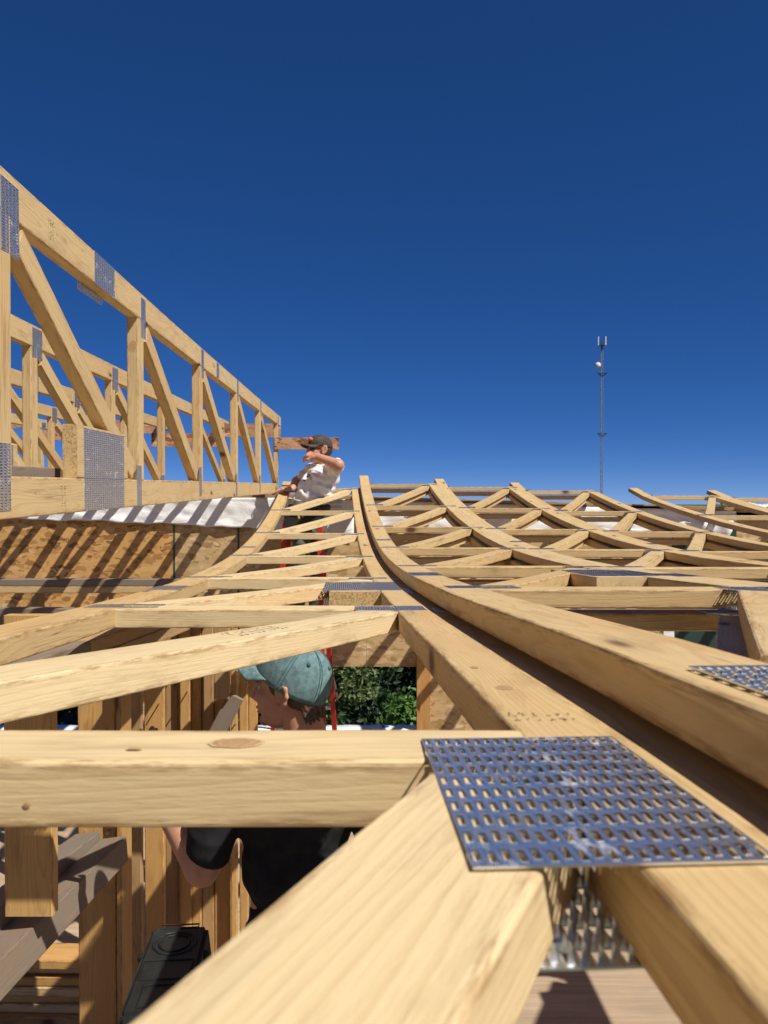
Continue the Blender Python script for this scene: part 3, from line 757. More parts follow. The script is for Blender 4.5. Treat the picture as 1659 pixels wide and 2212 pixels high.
# stamp on the first diagonal web
q = 0.62
sa, ua, sb, ub = PERPS[2] + 0.085, W - CH - 0.035, PERPS[3] - 0.10, CH + 0.032
sd = M1(sa + (sb - sa) * q, ua + (ub - ua) * q, 0.0006)
sdir = M1(sb, ub, 0) - M1(sa, ua, 0)
stamp(t1, sd, sdir, Vector((0, 0, 1)).cross(sdir), 3, 9, 0.14, 0.045, INKD, 9, 0.8)
Mu = upmap(0, 0)
upr = [o for o in bpy.data.objects if o.get('label') == labs[0]][0]
stamp(upr, Mu(1.92, W - CH / 2, 0.0006), (0, 0, 1), (0, 1, 0), 3, 8, 0.05, 0.045, INKD, 12, 0.7)
stamp(upr, Mu(1.99, CH / 2, 0.0006), (0, 0, 1), (0, 1, 0), 3, 8, 0.055, 0.05, INKD, 13, 0.7)

def knot_mat():
    m, nt, b = new_mat('timber_knot'); n = N(nt)
    co = n.node('ShaderNodeAttribute', attribute_name='kc').outputs['Vector']
    ln = n.node('ShaderNodeVectorMath', operation='LENGTH'); n.put(ln, 0, co)
    r_ = n.math('ADD', ln.outputs['Value'], n.math('MULTIPLY', n.math('SUBTRACT', n.noise(co, 3.5, 3, 0.6), 0.5), 0.35))
    c = n.ramp(r_, [(0.0, (0.34, 0.20, 0.09)), (0.25, (0.47, 0.29, 0.13)), (0.42, (0.36, 0.21, 0.09)), (0.60, (0.50, 0.32, 0.15)), (0.78, (0.33, 0.185, 0.08)), (0.88, (0.55, 0.37, 0.18)), (1.0, (0.62, 0.45, 0.24))])
    nt.links.new(c, b.inputs['Base Color']); b.inputs['Roughness'].default_value = 0.6
    return m
KNOT = knot_mat()
def knot(parent, o, xd, yd, a, b, seed=0):
    """oval knot, a hair proud of the face"""
    rg = random.Random(seed); X = Vector(xd).normalized(); Y = Vector(yd).normalized(); Nn = X.cross(Y).normalized()
    vl, kc, fl = [o + Nn * 0.0004], [(0, 0, 0)], []
    n_ = 28
    wob = [1 + rg.uniform(-0.06, 0.06) for _ in range(n_)]
    for i in range(n_):
        t = 2 * math.pi * i / n_; vl.append(o + X * a * math.cos(t) * wob[i] + Y * b * math.sin(t) * wob[i] + Nn * 0.0001); kc.append((math.cos(t), math.sin(t), 0))
        fl.append((0, i + 1, (i + 1) % n_ + 1))
    k_ = from_py('knot', vl, fl, KNOT, parent)
    at = k_.data.attributes.new('kc', 'FLOAT_VECTOR', 'POINT'); at.data.foreach_set('vector', [c for g_ in kc for c in g_])
    return k_
def kn1(s, u, along, a, b, seed):
    d_ = (M1(s + along[0] * 0.01, u + along[1] * 0.01, 0.0004) - M1(s, u, 0.0004)).normalized()
    knot(t1, M1(s, u, 0.0004), d_, Vector((0, 0, 1)).cross(d_), a, b, seed)
kn1(0.484, 0.242, (0, -1), 0.017, 0.010, 1)
kn1(0.505, 0.118, (0, -1), 0.003, 0.002, 2)
kn1(0.47, 0.30, (0, -1), 0.005, 0.002, 8)
kn1(0.68, 0.040, (1, 0), 0.012, 0.008, 3); kn1(0.80, 0.045, (1, 0), 0.007, 0.004, 4)
# knots on the near side face of the foreground web and of the first diagonal
def edge_knot(s, u, z, a, b, seed, xd=(1, 0, 0)):
    knot(t1, M1(s, u, z), xd, (0, 0, 1), a, b, seed)
edge_knot(0.482 - WB / 2 - 0.0006, 0.355, -0.026, 0.0022, 0.0016, 6)
edge_knot(0.482 - WB / 2 - 0.0006, 0.475, -0.009, 0.004, 0.0012, 7)
for (sq, uq, rr, sd) in ((3.3, W - 0.03, 0.006, 22), (1.82, 0.055, 0.006, 23), (2.96, 0.05, 0.006, 24)):
    knot(upr, Mu(sq, uq, 0.0005), (0, 1, 0), (0, 0, 1), rr, rr * 0.7, sd)
pk = Mu(2.74 - WB / 2 - 0.0006, W - CH - 0.095, -0.019)
knot(upr, pk, (1, 0, 0), (0, 0, 1), 0.016, 0.020, 25)

# ------------------------------------------------------------------ people
def ell(c, r, rot=None): return ('e', Vector(c), Vector(r), rot)
def cap_(a, ra, b, rb): return ('c', Vector(a), ra, Vector(b), rb)
def blob(name, prims, voxel, mat, parent, smooth=0, factor=0.0, blend=None, fold=0.0):
    """one continuous skin around capsules and ellipsoids: smooth union on a grid, then surface nets"""
    k = blend if blend is not None else max(voxel * 2.2, 0.006 if voxel > 0.003 else voxel * 2)
    bb = []
    for p in prims:
        if p[0] == 'e':
            m_ = max(p[2]); bb.append((np.array(p[1]) - m_, np.array(p[1]) + m_))
        else:
            m_ = max(p[2], p[4]); a_, b_ = np.array(p[1]), np.array(p[3]); bb.append((np.minimum(a_, b_) - m_, np.maximum(a_, b_) + m_))
    lo = np.min([x[0] for x in bb], 0) - 3 * voxel - k; hi = np.max([x[1] for x in bb], 0) + 3 * voxel + k
    n_ = np.ceil((hi - lo) / voxel).astype(int) + 1
    ax = [lo[i] + voxel * np.arange(n_[i]) for i in range(3)]
    big = 10.0
    fld = np.full(n_, big, np.float32)
    for p, (l, h) in zip(prims, bb):
        mg = k + 3 * voxel
        i0 = np.maximum(0, np.floor((l - mg - lo) / voxel).astype(int)); i1 = np.minimum(n_, np.ceil((h + mg - lo) / voxel).astype(int) + 1)
        X, Y, Z = np.meshgrid(ax[0][i0[0]:i1[0]], ax[1][i0[1]:i1[1]], ax[2][i0[2]:i1[2]], indexing='ij')
        if p[0] == 'e':
            x, y, z = X - p[1][0], Y - p[1][1], Z - p[1][2]
            if p[3] is not None:
                Rm = np.array(p[3]); x, y, z = (Rm[0, 0] * x + Rm[1, 0] * y + Rm[2, 0] * z, Rm[0, 1] * x + Rm[1, 1] * y + Rm[2, 1] * z, Rm[0, 2] * x + Rm[1, 2] * y + Rm[2, 2] * z)
            r_ = p[2]
            k0 = np.sqrt((x / r_[0]) ** 2 + (y / r_[1]) ** 2 + (z / r_[2]) ** 2); k1 = np.sqrt((x / r_[0] ** 2) ** 2 + (y / r_[1] ** 2) ** 2 + (z / r_[2] ** 2) ** 2) + 1e-9
            d = np.where(k0 < 1e-4, -min(r_), k0 * (k0 - 1) / k1)
        else:
            a_, b_ = p[1], p[3]; ba = b_ - a_; L2 = max(1e-12, ba.length_squared)
            t = np.clip(((X - a_[0]) * ba[0] + (Y - a_[1]) * ba[1] + (Z - a_[2]) * ba[2]) / L2, 0, 1)
            d = np.sqrt((X - a_[0] - t * ba[0]) ** 2 + (Y - a_[1] - t * ba[1]) ** 2 + (Z - a_[2] - t * ba[2]) ** 2) - (p[2] + (p[4] - p[2]) * t)
        sub = fld[i0[0]:i1[0], i0[1]:i1[1], i0[2]:i1[2]]
        hh = np.clip(k - np.abs(sub - d), 0, None) / k
        sub[...] = np.minimum(sub, d) - hh * hh * k * 0.25
    if fold:
        X, Y, Z = np.meshgrid(*ax, indexing='ij')
        w1_ = X * 31 + Z * 22 + 1.6 * np.sin(Z * 17 + Y * 9) + 1.1 * np.sin(X * 13 - Y * 21); w2_ = X * 14 - Z * 41 + 1.9 * np.sin(X * 19 + Z * 7)
        fld = fld + fold * (np.sin(w1_) * 0.55 + np.abs(np.sin(w2_)) * 0.8 + 0.35 * np.sin(X * 63 + 2 * np.sin(Z * 37)) - 0.4).astype(np.float32)
    ins = fld < 0
    c = [(i, j, l) for i in (0, 1) for j in (0, 1) for l in (0, 1)]
    def sl(a, o): return a[o[0]:n_[0] - 1 + o[0], o[1]:n_[1] - 1 + o[1], o[2]:n_[2] - 1 + o[2]]
    cnt = sum(sl(ins, o).astype(np.int8) for o in c)
    act = (cnt > 0) & (cnt < 8)
    idx = np.full(act.shape, -1, np.int64); cells = np.argwhere(act); idx[act] = np.arange(len(cells))
    acc = np.zeros((len(cells), 3)); num = np.zeros(len(cells))
    for o in c:
        for axn in range(3):
            if o[axn]: continue
            o2 = list(o); o2[axn] = 1
            fa = fld[tuple((cells + o).T)]; fb = fld[tuple((cells + o2).T)]
            m_ = (fa < 0) != (fb < 0)
            t = np.where(m_, fa / np.where(m_, fa - fb, 1), 0)
            pos = cells + np.array(o, float); pos[:, axn] += t
            acc[m_] += pos[m_]; num[m_] += 1
    V = lo + voxel * (acc / num[:, None])
    faces = []
    for axn in range(3):
        u_, v_ = (axn + 1) % 3, (axn + 2) % 3
        sa = [slice(None)] * 3; sb = [slice(None)] * 3; sa[axn] = slice(0, -1); sb[axn] = slice(1, None)
        e_ = np.argwhere(ins[tuple(sa)] != ins[tuple(sb)])
        e_ = e_[(e_[:, u_] > 0) & (e_[:, v_] > 0) & (e_[:, u_] < n_[u_] - 1) & (e_[:, v_] < n_[v_] - 1)]
        fl_ = ins[tuple(e_.T)]
        du = np.zeros(3, int); du[u_] = 1; dv = np.zeros(3, int); dv[v_] = 1
        q_ = np.stack([idx[tuple((e_ - du - dv).T)], idx[tuple((e_ - dv).T)], idx[tuple(e_.T)], idx[tuple((e_ - du).T)]], 1)
        q_[~fl_] = q_[~fl_][:, ::-1]
        faces.append(q_)
    fc = np.concatenate(faces)
    me = bpy.data.meshes.new(name)
    me.vertices.add(len(V)); me.vertices.foreach_set('co', V.astype(np.float32).ravel())
    me.loops.add(len(fc) * 4); me.loops.foreach_set('vertex_index', fc.ravel().astype(np.int32))
    me.polygons.add(len(fc)); me.polygons.foreach_set('loop_start', np.arange(0, len(fc) * 4, 4, dtype=np.int32))
    me.polygons.foreach_set('use_smooth', np.ones(len(fc), bool))
    me.update(calc_edges=True); me.validate()
    return link(name, me, mat, parent)

class Head:
    def __init__(s, c, f, sc, pitch=0.0):
        s.c = Vector(c); s.f = Vector(f).normalized(); up = Vector((0, 0, 1))
        s.l = up.cross(s.f).normalized(); s.u = s.f.cross(s.l).normalized(); s.sc = sc
        s.rot = Matrix((s.f, s.l, s.u)).transposed()
    def p(s, x, y, z): return s.c + (s.f * x + s.l * y + s.u * z) * s.sc
    def e(s, c, r): return ell(s.p(*c), [k * s.sc for k in r], s.rot)
    def cp(s, a, ra, b, rb): return cap_(s.p(*a), ra * s.sc, s.p(*b), rb * s.sc)
    def prims(s):
        L = [s.e((-0.01, 0, 0.035), (0.098, 0.077, 0.09)), s.e((0.035, 0, -0.024), (0.064, 0.062, 0.080)),
             s.e((0.040, 0, -0.080), (0.044, 0.046, 0.030)), s.e((0.078, 0, -0.092), (0.018, 0.021, 0.017)),
             s.cp((0.098, 0, 0.008), 0.009, (0.118, 0, -0.024), 0.011), s.e((0.103, 0, -0.031), (0.012, 0.019, 0.010)),
             s.e((0.084, 0, 0.022), (0.018, 0.050, 0.012)), s.e((0.095, 0, -0.055), (0.010, 0.023, 0.006)), s.e((0.091, 0, -0.068), (0.011, 0.021, 0.006)),
             s.e((0.066, 0.036, -0.018), (0.026, 0.024, 0.024)), s.e((0.066, -0.036, -0.018), (0.026, 0.024, 0.024))]
        for q in (1, -1):
            ring_ = [(0.010, 0.074, 0.004), (0.006, 0.080, 0.024), (-0.010, 0.087, 0.031), (-0.025, 0.092, 0.022), (-0.028, 0.092, 0.0), (-0.020, 0.088, -0.020), (-0.004, 0.079, -0.034), (0.008, 0.073, -0.030)]
            L += [s.cp((x0, q * y0, z0), 0.0052, (x1, q * y1, z1), 0.0052) for (x0, y0, z0), (x1, y1, z1) in zip(ring_, ring_[1:])]
            L += [s.e((-0.008, q * 0.077, 0.002), (0.018, 0.004, 0.028)), s.cp((0.006, q * 0.075, -0.002), 0.004, (-0.012, q * 0.083, 0.010), 0.004)]
        return L
def cap_hat(root, h, tilt, crown_mat, stitch_mat, extras=True, rad=(0.106, 0.088, 0.108), base=(-0.004, 0, 0.018)):
    """six-panel cap: crown, brim, button, stitched seams, eyelets"""
    ct, st_ = math.cos(tilt), math.sin(tilt)
    def q(x, y, z):                                   # tilt the cap back about the ear axis
        return h.p(base[0] + x * ct - z * st_, base[1] + y, base[2] + x * st_ + z * ct)
    def dome(a, b, g=1.0):
        zz = math.sin(b); rr = math.cos(b) ** 0.8
        bul = 1 + 0.012 * abs(math.cos(3 * a))
        return q(rad[0] * rr * math.cos(a) * g * bul, rad[1] * rr * math.sin(a) * g * bul, rad[2] * zz * g)
    vl, fl = [], []
    na, nb = 48, 14
    for j in range(nb + 1):
        for i in range(na):
            vl.append(dome(2 * math.pi * i / na, j / nb * math.pi / 2 * 0.995 - 0.10 * (1 - j / nb)))
    for j in range(nb):
        for i in range(na):
            fl.append((j * na + i, j * na + (i + 1) % na, (j + 1) * na + (i + 1) % na, (j + 1) * na + i))
    c = from_py('cap_crown', vl, fl, crown_mat, root, True)
    so = c.modifiers.new('t', 'SOLIDIFY'); so.thickness = 0.003; so.offset = -1
    vl, fl = [], []
    nr, nc = 8, 20
    for i in range(nc + 1):
        a = R(-68 + 136 * i / nc)
        for j in range(nr + 1):
            t = j / nr
            x = rad[0] * math.cos(a) * (1 - 0.04) + t * 0.075 * math.cos(a * 0.62) ** 1.2; y = rad[1] * math.sin(a) * (1 + 0.02 * t)
            vl.append(q(x, y, -0.004 - 0.022 * (y / rad[1]) ** 2 * t - 0.012 * t))
    for i in range(nc):
        for j in range(nr):
            k_ = i * (nr + 1) + j; fl.append((k_, k_ + nr + 1, k_ + nr + 2, k_ + 1))
    b = from_py('cap_brim', vl, fl, crown_mat, root, True)
    so = b.modifiers.new('t', 'SOLIDIFY'); so.thickness = 0.004; so.offset = 0
    if extras:
        blob('cap_button', [ell(dome(0, math.pi / 2, 1.005), (0.008, 0.008, 0.005))], 0.002, stitch_mat, c, 2)
        for i in range(6):
            a = R(30 + 60 * i)
            for da in (-0.045, 0.045):
                pts = []
                for j in range(15):
                    b_ = j / 14 * 1.5 - 0.04
                    pts.append(dome(a + da * min(1.0, 1 / max(0.25, math.cos(b_))) * (1 if b_ < 1.2 else 0.6), b_, 1.006))
                tube('seam_stitching', pts, 0.0009, stitch_mat, c)
            ae = R(60 * i)
            blob('eyelet', [ell(dome(ae, 0.86, 1.004), (0.0055, 0.0055, 0.0055))], 0.0015, stitch_mat, c, 1)
    return c
def tube(name, pts, r, mat, parent, n_=6, smooth=True):
    vl, fl = [], []
    for i, p in enumerate(pts):
        p = Vector(p); T = (Vector(pts[min(i + 1, len(pts) - 1)]) - Vector(pts[max(i - 1, 0)])).normalized()
        a = T.orthogonal().normalized(); b = T.cross(a)
        rr = r[i] if isinstance(r, (list, tuple)) else r
        for j in range(n_):
            an = 2 * math.pi * j / n_; vl.append(p + a * math.cos(an) * rr + b * math.sin(an) * rr)
    for i in range(len(pts) - 1):
        # align rings
        for j in range(n_): fl.append((i * n_ + j, i * n_ + (j + 1) % n_, (i + 1) * n_ + (j + 1) % n_, (i + 1) * n_ + j))
    fl.append(tuple(range(n_))); fl.append(tuple((len(pts) - 1) * n_ + j for j in range(n_)))
    return from_py(name, vl, fl, mat, parent, smooth)
def hand_prims(wr, d, nrm, sc=1.0, curl=0.6, thumb=1):
    """wrist point, direction of fingers, palm normal"""
    wr = Vector(wr); d = Vector(d).normalized(); nrm = Vector(nrm).normalized(); s_ = d.cross(nrm).normalized()
    L = []
    for k_ in range(4):
        o = (k_ - 1.5) * 0.020 * sc
        kn = wr + d * 0.085 * sc * (1 - 0.04 * abs(k_ - 1.2)) + s_ * o
        L.append(cap_(wr + s_ * o * 0.6 + d * 0.01, 0.017 * sc, kn, 0.0115 * sc))
        ln = (0.040, 0.046, 0.043, 0.034)[k_] * sc; dd = d; p = kn
        for g_ in range(3):
            dd = (dd * math.cos(curl) + nrm * math.sin(curl)).normalized(); p2 = p + dd * ln * (1, 0.75, 0.6)[g_]
            L.append(cap_(p, 0.0095 * sc, p2, 0.0085 * sc)); p = p2
    b = wr + d * 0.02 * sc - s_ * thumb * 0.028 * sc
    m_ = b + (d * 0.7 - s_ * thumb * 0.6 + nrm * 0.35).normalized() * 0.05 * sc
    L += [cap_(b, 0.016 * sc, m_, 0.0115 * sc), cap_(m_, 0.0115 * sc, m_ + (d * 0.9 + nrm * 0.4).normalized() * 0.035 * sc, 0.0095 * sc)]
    return L

# --- worker standing below, seen from behind with the head turned left
Z1 = 2.1
w1 = empty('person', (-0.24, Z1 + 0.05, DECK), 'worker in a faded teal cap and black t-shirt standing below the trusses, head turned left', 'person')
hd = Head((-0.243, Z1, E - 0.487), (-0.95, 0.30, 0.0), 0.93)
sl, sr = P(498, 1668, Z1), P(768, 1668, Z1 + 0.02)
el_l, el_r = P(436, 1878, Z1 - 0.02), P(842, 1872, Z1 - 0.03)
ha_l = P(336, 1702, Z1 + 0.05); ha_r = P(800, 2010, Z1 + 0.22)
torso = Vector((-0.235, Z1 + 0.03, 0))
def tz(h): return torso + Vector((0, 0, E - h))
prims = hd.prims() + [hd.cp((-0.028, 0, -0.06), 0.056, (-0.052, 0, -0.15), 0.058), cap_(hd.p(-0.052, 0, -0.15), 0.054, tz(0.70), 0.065)]
prims += [ell(tz(0.78), (0.15, 0.09, 0.16)), ell(tz(1.05), (0.12, 0.08, 0.2))]
prims += [cap_(sl, 0.05, el_l, 0.043), cap_(el_l, 0.043, ha_l, 0.029), cap_(sr, 0.05, el_r, 0.042), cap_(el_r, 0.041, ha_r, 0.028)]
prims += hand_prims(ha_l, (-0.5, 0.3, 0.8), (0.3, 0.8, 0.2), 0.95) + hand_prims(ha_r, (-0.5, 0.6, -0.4), (-0.4, 0.2, 0.6), 0.95)
body1 = blob('body', prims, 0.0035, SKIN1, w1, blend=0.0055)
for q in (1, -1):
    ey = blob('eye', [ell(hd.p(0.076, q * 0.031, 0.002), (0.0105, 0.0105, 0.0105))], 0.003, EYEW, body1, 1)
    blob('iris', [ell(hd.p(0.0855, q * 0.031, 0.002), (0.0045, 0.0045, 0.0045))], 0.0015, IRIS, body1, 1)
hp_ = [hd.e((-0.044, 0, 0.014), (0.066, 0.078, 0.078)), hd.e((-0.058, 0, -0.032), (0.034, 0.050, 0.042)),
       hd.e((0.016, 0.066, 0.028), (0.022, 0.011, 0.034)), hd.e((0.016, -0.066, 0.028), (0.022, 0.011, 0.034)), hd.e((0.050, 0, 0.055), (0.046, 0.060, 0.030))]
rg = random.Random(5)
for i in range(110):
    a = rg.uniform(-1.3, 1.3); zz = rg.uniform(-0.070, -0.025)
    bx = (-0.050 - 0.040 * math.cos(a), 0.060 * math.sin(a), zz)
    hp_.append(hd.cp((bx[0] + 0.006, bx[1] * 0.98, bx[2] + 0.03), 0.0055, (bx[0] - rg.uniform(-0.004, 0.010), bx[1] * 1.04, bx[2] - rg.uniform(0.0, 0.018)), 0.0022))
blob('hair', hp_, 0.0026, HAIR1, w1, blend=0.003)
cap_hat(w1, hd, R(27), DENIM, DENIMD, True, rad=(0.112, 0.094, 0.112), base=(-0.004, 0, 0.026))
sh = [cap_(sl + Vector((0.03, 0, 0.02)), 0.072, sr + Vector((-0.03, 0, 0.02)), 0.072), ell(tz(0.80), (0.172, 0.115, 0.17)), ell(tz(0.95), (0.142, 0.108, 0.17)),
      ell(tz(1.15), (0.132, 0.105, 0.19)), cap_(hd.p(-0.056, 0, -0.19), 0.062, tz(0.74), 0.10),
      cap_(sl, 0.070, sl.lerp(el_l, 0.72), 0.066), cap_(sr, 0.070, sr.lerp(el_r, 0.72), 0.066)]
rg = random.Random(8)
for i in range(9):
    z0 = rg.uniform(0.85, 1.25); a0 = rg.uniform(-1, 1)
    sh.append(cap_(tz(z0) + Vector((a0 * 0.11, -0.095 + 0.03 * a0 * a0, 0)), 0.012, tz(z0 + rg.uniform(0.06, 0.16)) + Vector((a0 * 0.08 + rg.uniform(-0.05, 0.05), -0.098 + 0.02 * a0 * a0, 0)), 0.010))
blob('t_shirt', sh, 0.006, BLACKT, w1, fold=0.006)
hipz = tz(1.30)
lg = [ell(tz(1.28), (0.145, 0.115, 0.12))]
for q in (-1, 1):
    hip = tz(1.30) + Vector((q * 0.085, 0, 0)); kn = tz(1.72) + Vector((q * 0.10, 0.02, 0)); an = Vector((torso.x + q * 0.11, torso.y - 0.0, DECK + 0.10))
    lg += [cap_(hip, 0.088, kn, 0.066), cap_(kn, 0.066, an, 0.056)]
    blob('boot', [cap_(an + Vector((0, -0.02, -0.045)), 0.05, an + Vector((q * 0.03, 0.15, -0.058)), 0.042), cap_(an + Vector((0, 0, 0.05)), 0.055, an + Vector((0, -0.01, -0.05)), 0.05)], 0.008, LEATHER, w1, 3)
blob('trousers', lg, 0.010, PANTSD, w1, fold=0.010)

# --- worker at the far end, leaning back, hand to his face, other hand on the truss
Z2 = 7.14; S2 = 1.05
w2 = empty('person', (-0.62, Z2, DECK), 'worker in white t-shirt and dark cap at the far end, hand at his mouth', 'person')
h2 = Head(P(691, 972, Z2), (-0.86, -0.42, 0.02), 1.0)
def q2(px, py, dz=0.0): return P(px, py, Z2 + dz)
ls, rs_ = q2(716, 1014, -0.06), q2(682, 1016, 0.20)
el = q2(731, 1004, -0.29); hn = q2(684, 986, -0.21)
er = q2(640, 1040, 0.24); hr = q2(631, 1056, 0.02)
pr = h2.prims() + [cap_(h2.p(-0.03, 0, -0.06), 0.058, q2(702, 1016), 0.066), ell(q2(692, 1045), (0.13, 0.13, 0.15)), ell(q2(675, 1075), (0.13, 0.13, 0.1))]
pr += [cap_(ls, 0.055, el, 0.047), cap_(el, 0.046, hn, 0.032), cap_(rs_, 0.052, er, 0.043), cap_(er, 0.042, hr, 0.030)]
pr += hand_prims(hn, (-0.85, 0.35, 0.25), (0.05, 0.5, -0.85), 1.0, 0.75, thumb=-1) + hand_prims(hr, (-0.9, 0.05, -0.02), (0.0, 0.15, -1), 1.0, 0.28, thumb=1)
body2 = blob('body', pr, 0.007, SKIN2, w2, 3, 0.5)
cap_hat(w2, h2, R(6), CAPD, CAPD, False, rad=(0.112, 0.092, 0.098), base=(-0.004, 0, 0.036))
blob('cap_emblem', [ell(h2.p(0.098, 0.02, 0.088), (0.022, 0.030, 0.018), h2.rot)], 0.006, ORANGE, w2, 2)
blob('hair', [h2.e((-0.03, 0, 0.0), (0.085, 0.082, 0.07))], 0.006, HAIR2, w2, 3)
blob('sunglasses', [h2.e((0.088, 0.034, 0.004), (0.017, 0.030, 0.019)), h2.e((0.088, -0.034, 0.004), (0.017, 0.030, 0.019)), h2.cp((0.096, 0.034, 0.008), 0.005, (0.096, -0.034, 0.008), 0.005), h2.cp((0.08, 0.06, 0.008), 0.004, (-0.01, 0.082, 0.010), 0.004)], 0.004, GLASSES, w2, 2)
sh = [cap_(ls, 0.076, rs_, 0.076), ell(q2(697, 1034), (0.150, 0.165, 0.125)), ell(q2(684, 1055), (0.165, 0.17, 0.13)), ell(q2(673, 1075), (0.165, 0.17, 0.10)), ell(q2(669, 1088), (0.160, 0.165, 0.07)),
      cap_(q2(701, 1014), 0.072, q2(694, 1034), 0.13), cap_(ls, 0.078, ls.lerp(el, 0.60), 0.072), cap_(rs_, 0.074, rs_.lerp(er, 0.55), 0.070)]
rg = random.Random(4)
for i in range(16):
    px = rg.uniform(640, 705); py = rg.uniform(1058, 1088)
    a_ = q2(px, py, -0.150 + 0.00008 * (px - 672) ** 2); b_ = q2(px + rg.uniform(-10, 14), py + rg.uniform(4, 12), -0.155 + 0.00008 * (px - 672) ** 2)
    sh.append(cap_(a_, 0.016, b_, 0.011))
shirt2 = blob('t_shirt', sh, 0.008, WHITET, w2, fold=0.012)
# print on the chest
from mathutils.bvhtree import BVHTree
bv = BVHTree.FromPolygons([v.co.copy() for v in shirt2.data.vertices], [tuple(p.vertices) for p in shirt2.data.polygons])
def on_shirt(px, py):
    o_ = Vector((0, 0, E)); d_ = (P(px, py, Z2) - o_).normalized(); hit = bv.ray_cast(o_, d_)
    return hit[0] if hit[0] else P(px, py, Z2 - 0.1)
pl_ = []
for ln in (((665, 1024), (669, 1027), (674, 1032)), ((671, 1026), (668, 1030), (664, 1032)), ((672, 1030), (671, 1036)), ((668, 1028), (662, 1029)), ((656, 1038), (660, 1040))):
    for a_, b_ in zip(ln, ln[1:]): pl_.append(cap_(on_shirt(*a_), 0.005, on_shirt(*b_), 0.0035))
blob('chest_print', pl_, 0.003, INKG, shirt2, 1)
RUNG = E - 1.06
tr = [ell(q2(668, 1098), (0.160, 0.16, 0.10))]
for (a_, b_, c_, dz) in (((652, 1105), (650, 1180), 640, -0.09), ((684, 1105), (688, 1180), 684, 0.06)):
    hip = q2(*a_, dz); kn = q2(*b_, dz); an = Vector((q2(c_, 1300, dz).x, Z2 + dz * 0.6, RUNG + 0.10))
    tr += [cap_(hip, 0.108, kn, 0.082), cap_(kn, 0.082, an, 0.068)]
    blob('boot', [cap_(an + Vector((0.03, 0, -0.045)), 0.052, an + Vector((-0.16, 0.0, -0.055)), 0.044), cap_(an + Vector((0, 0, 0.04)), 0.055, an + Vector((0, 0, -0.05)), 0.05)], 0.01, LEATHER, w2, 2)
blob('trousers', tr, 0.010, PANTS, w2, fold=0.012)
bl_ = []
for i in range(24):
    a_ = 2 * math.pi * i / 24; c0 = q2(668, 1096)
    bl_.append(ell(c0 + Vector((0.168 * math.cos(a_), 0.168 * math.sin(a_), 0)), (0.024, 0.024, 0.030)))
belt = blob('tool_belt', bl_, 0.009, LEATHER, w2, 2)
blob('pouch', [ell(q2(632, 1118, -0.10), (0.075, 0.06, 0.095)), ell(q2(640, 1112, -0.13), (0.06, 0.05, 0.07)), cap_(q2(622, 1106, -0.14), 0.012, q2(618, 1128, -0.15), 0.012)], 0.009, LEATHER, w2, 2)
blob('hammer_handle', [cap_(q2(642, 1104, -0.20), 0.010, q2(650, 1140, -0.20), 0.012)], 0.005, STUD, belt, 1)

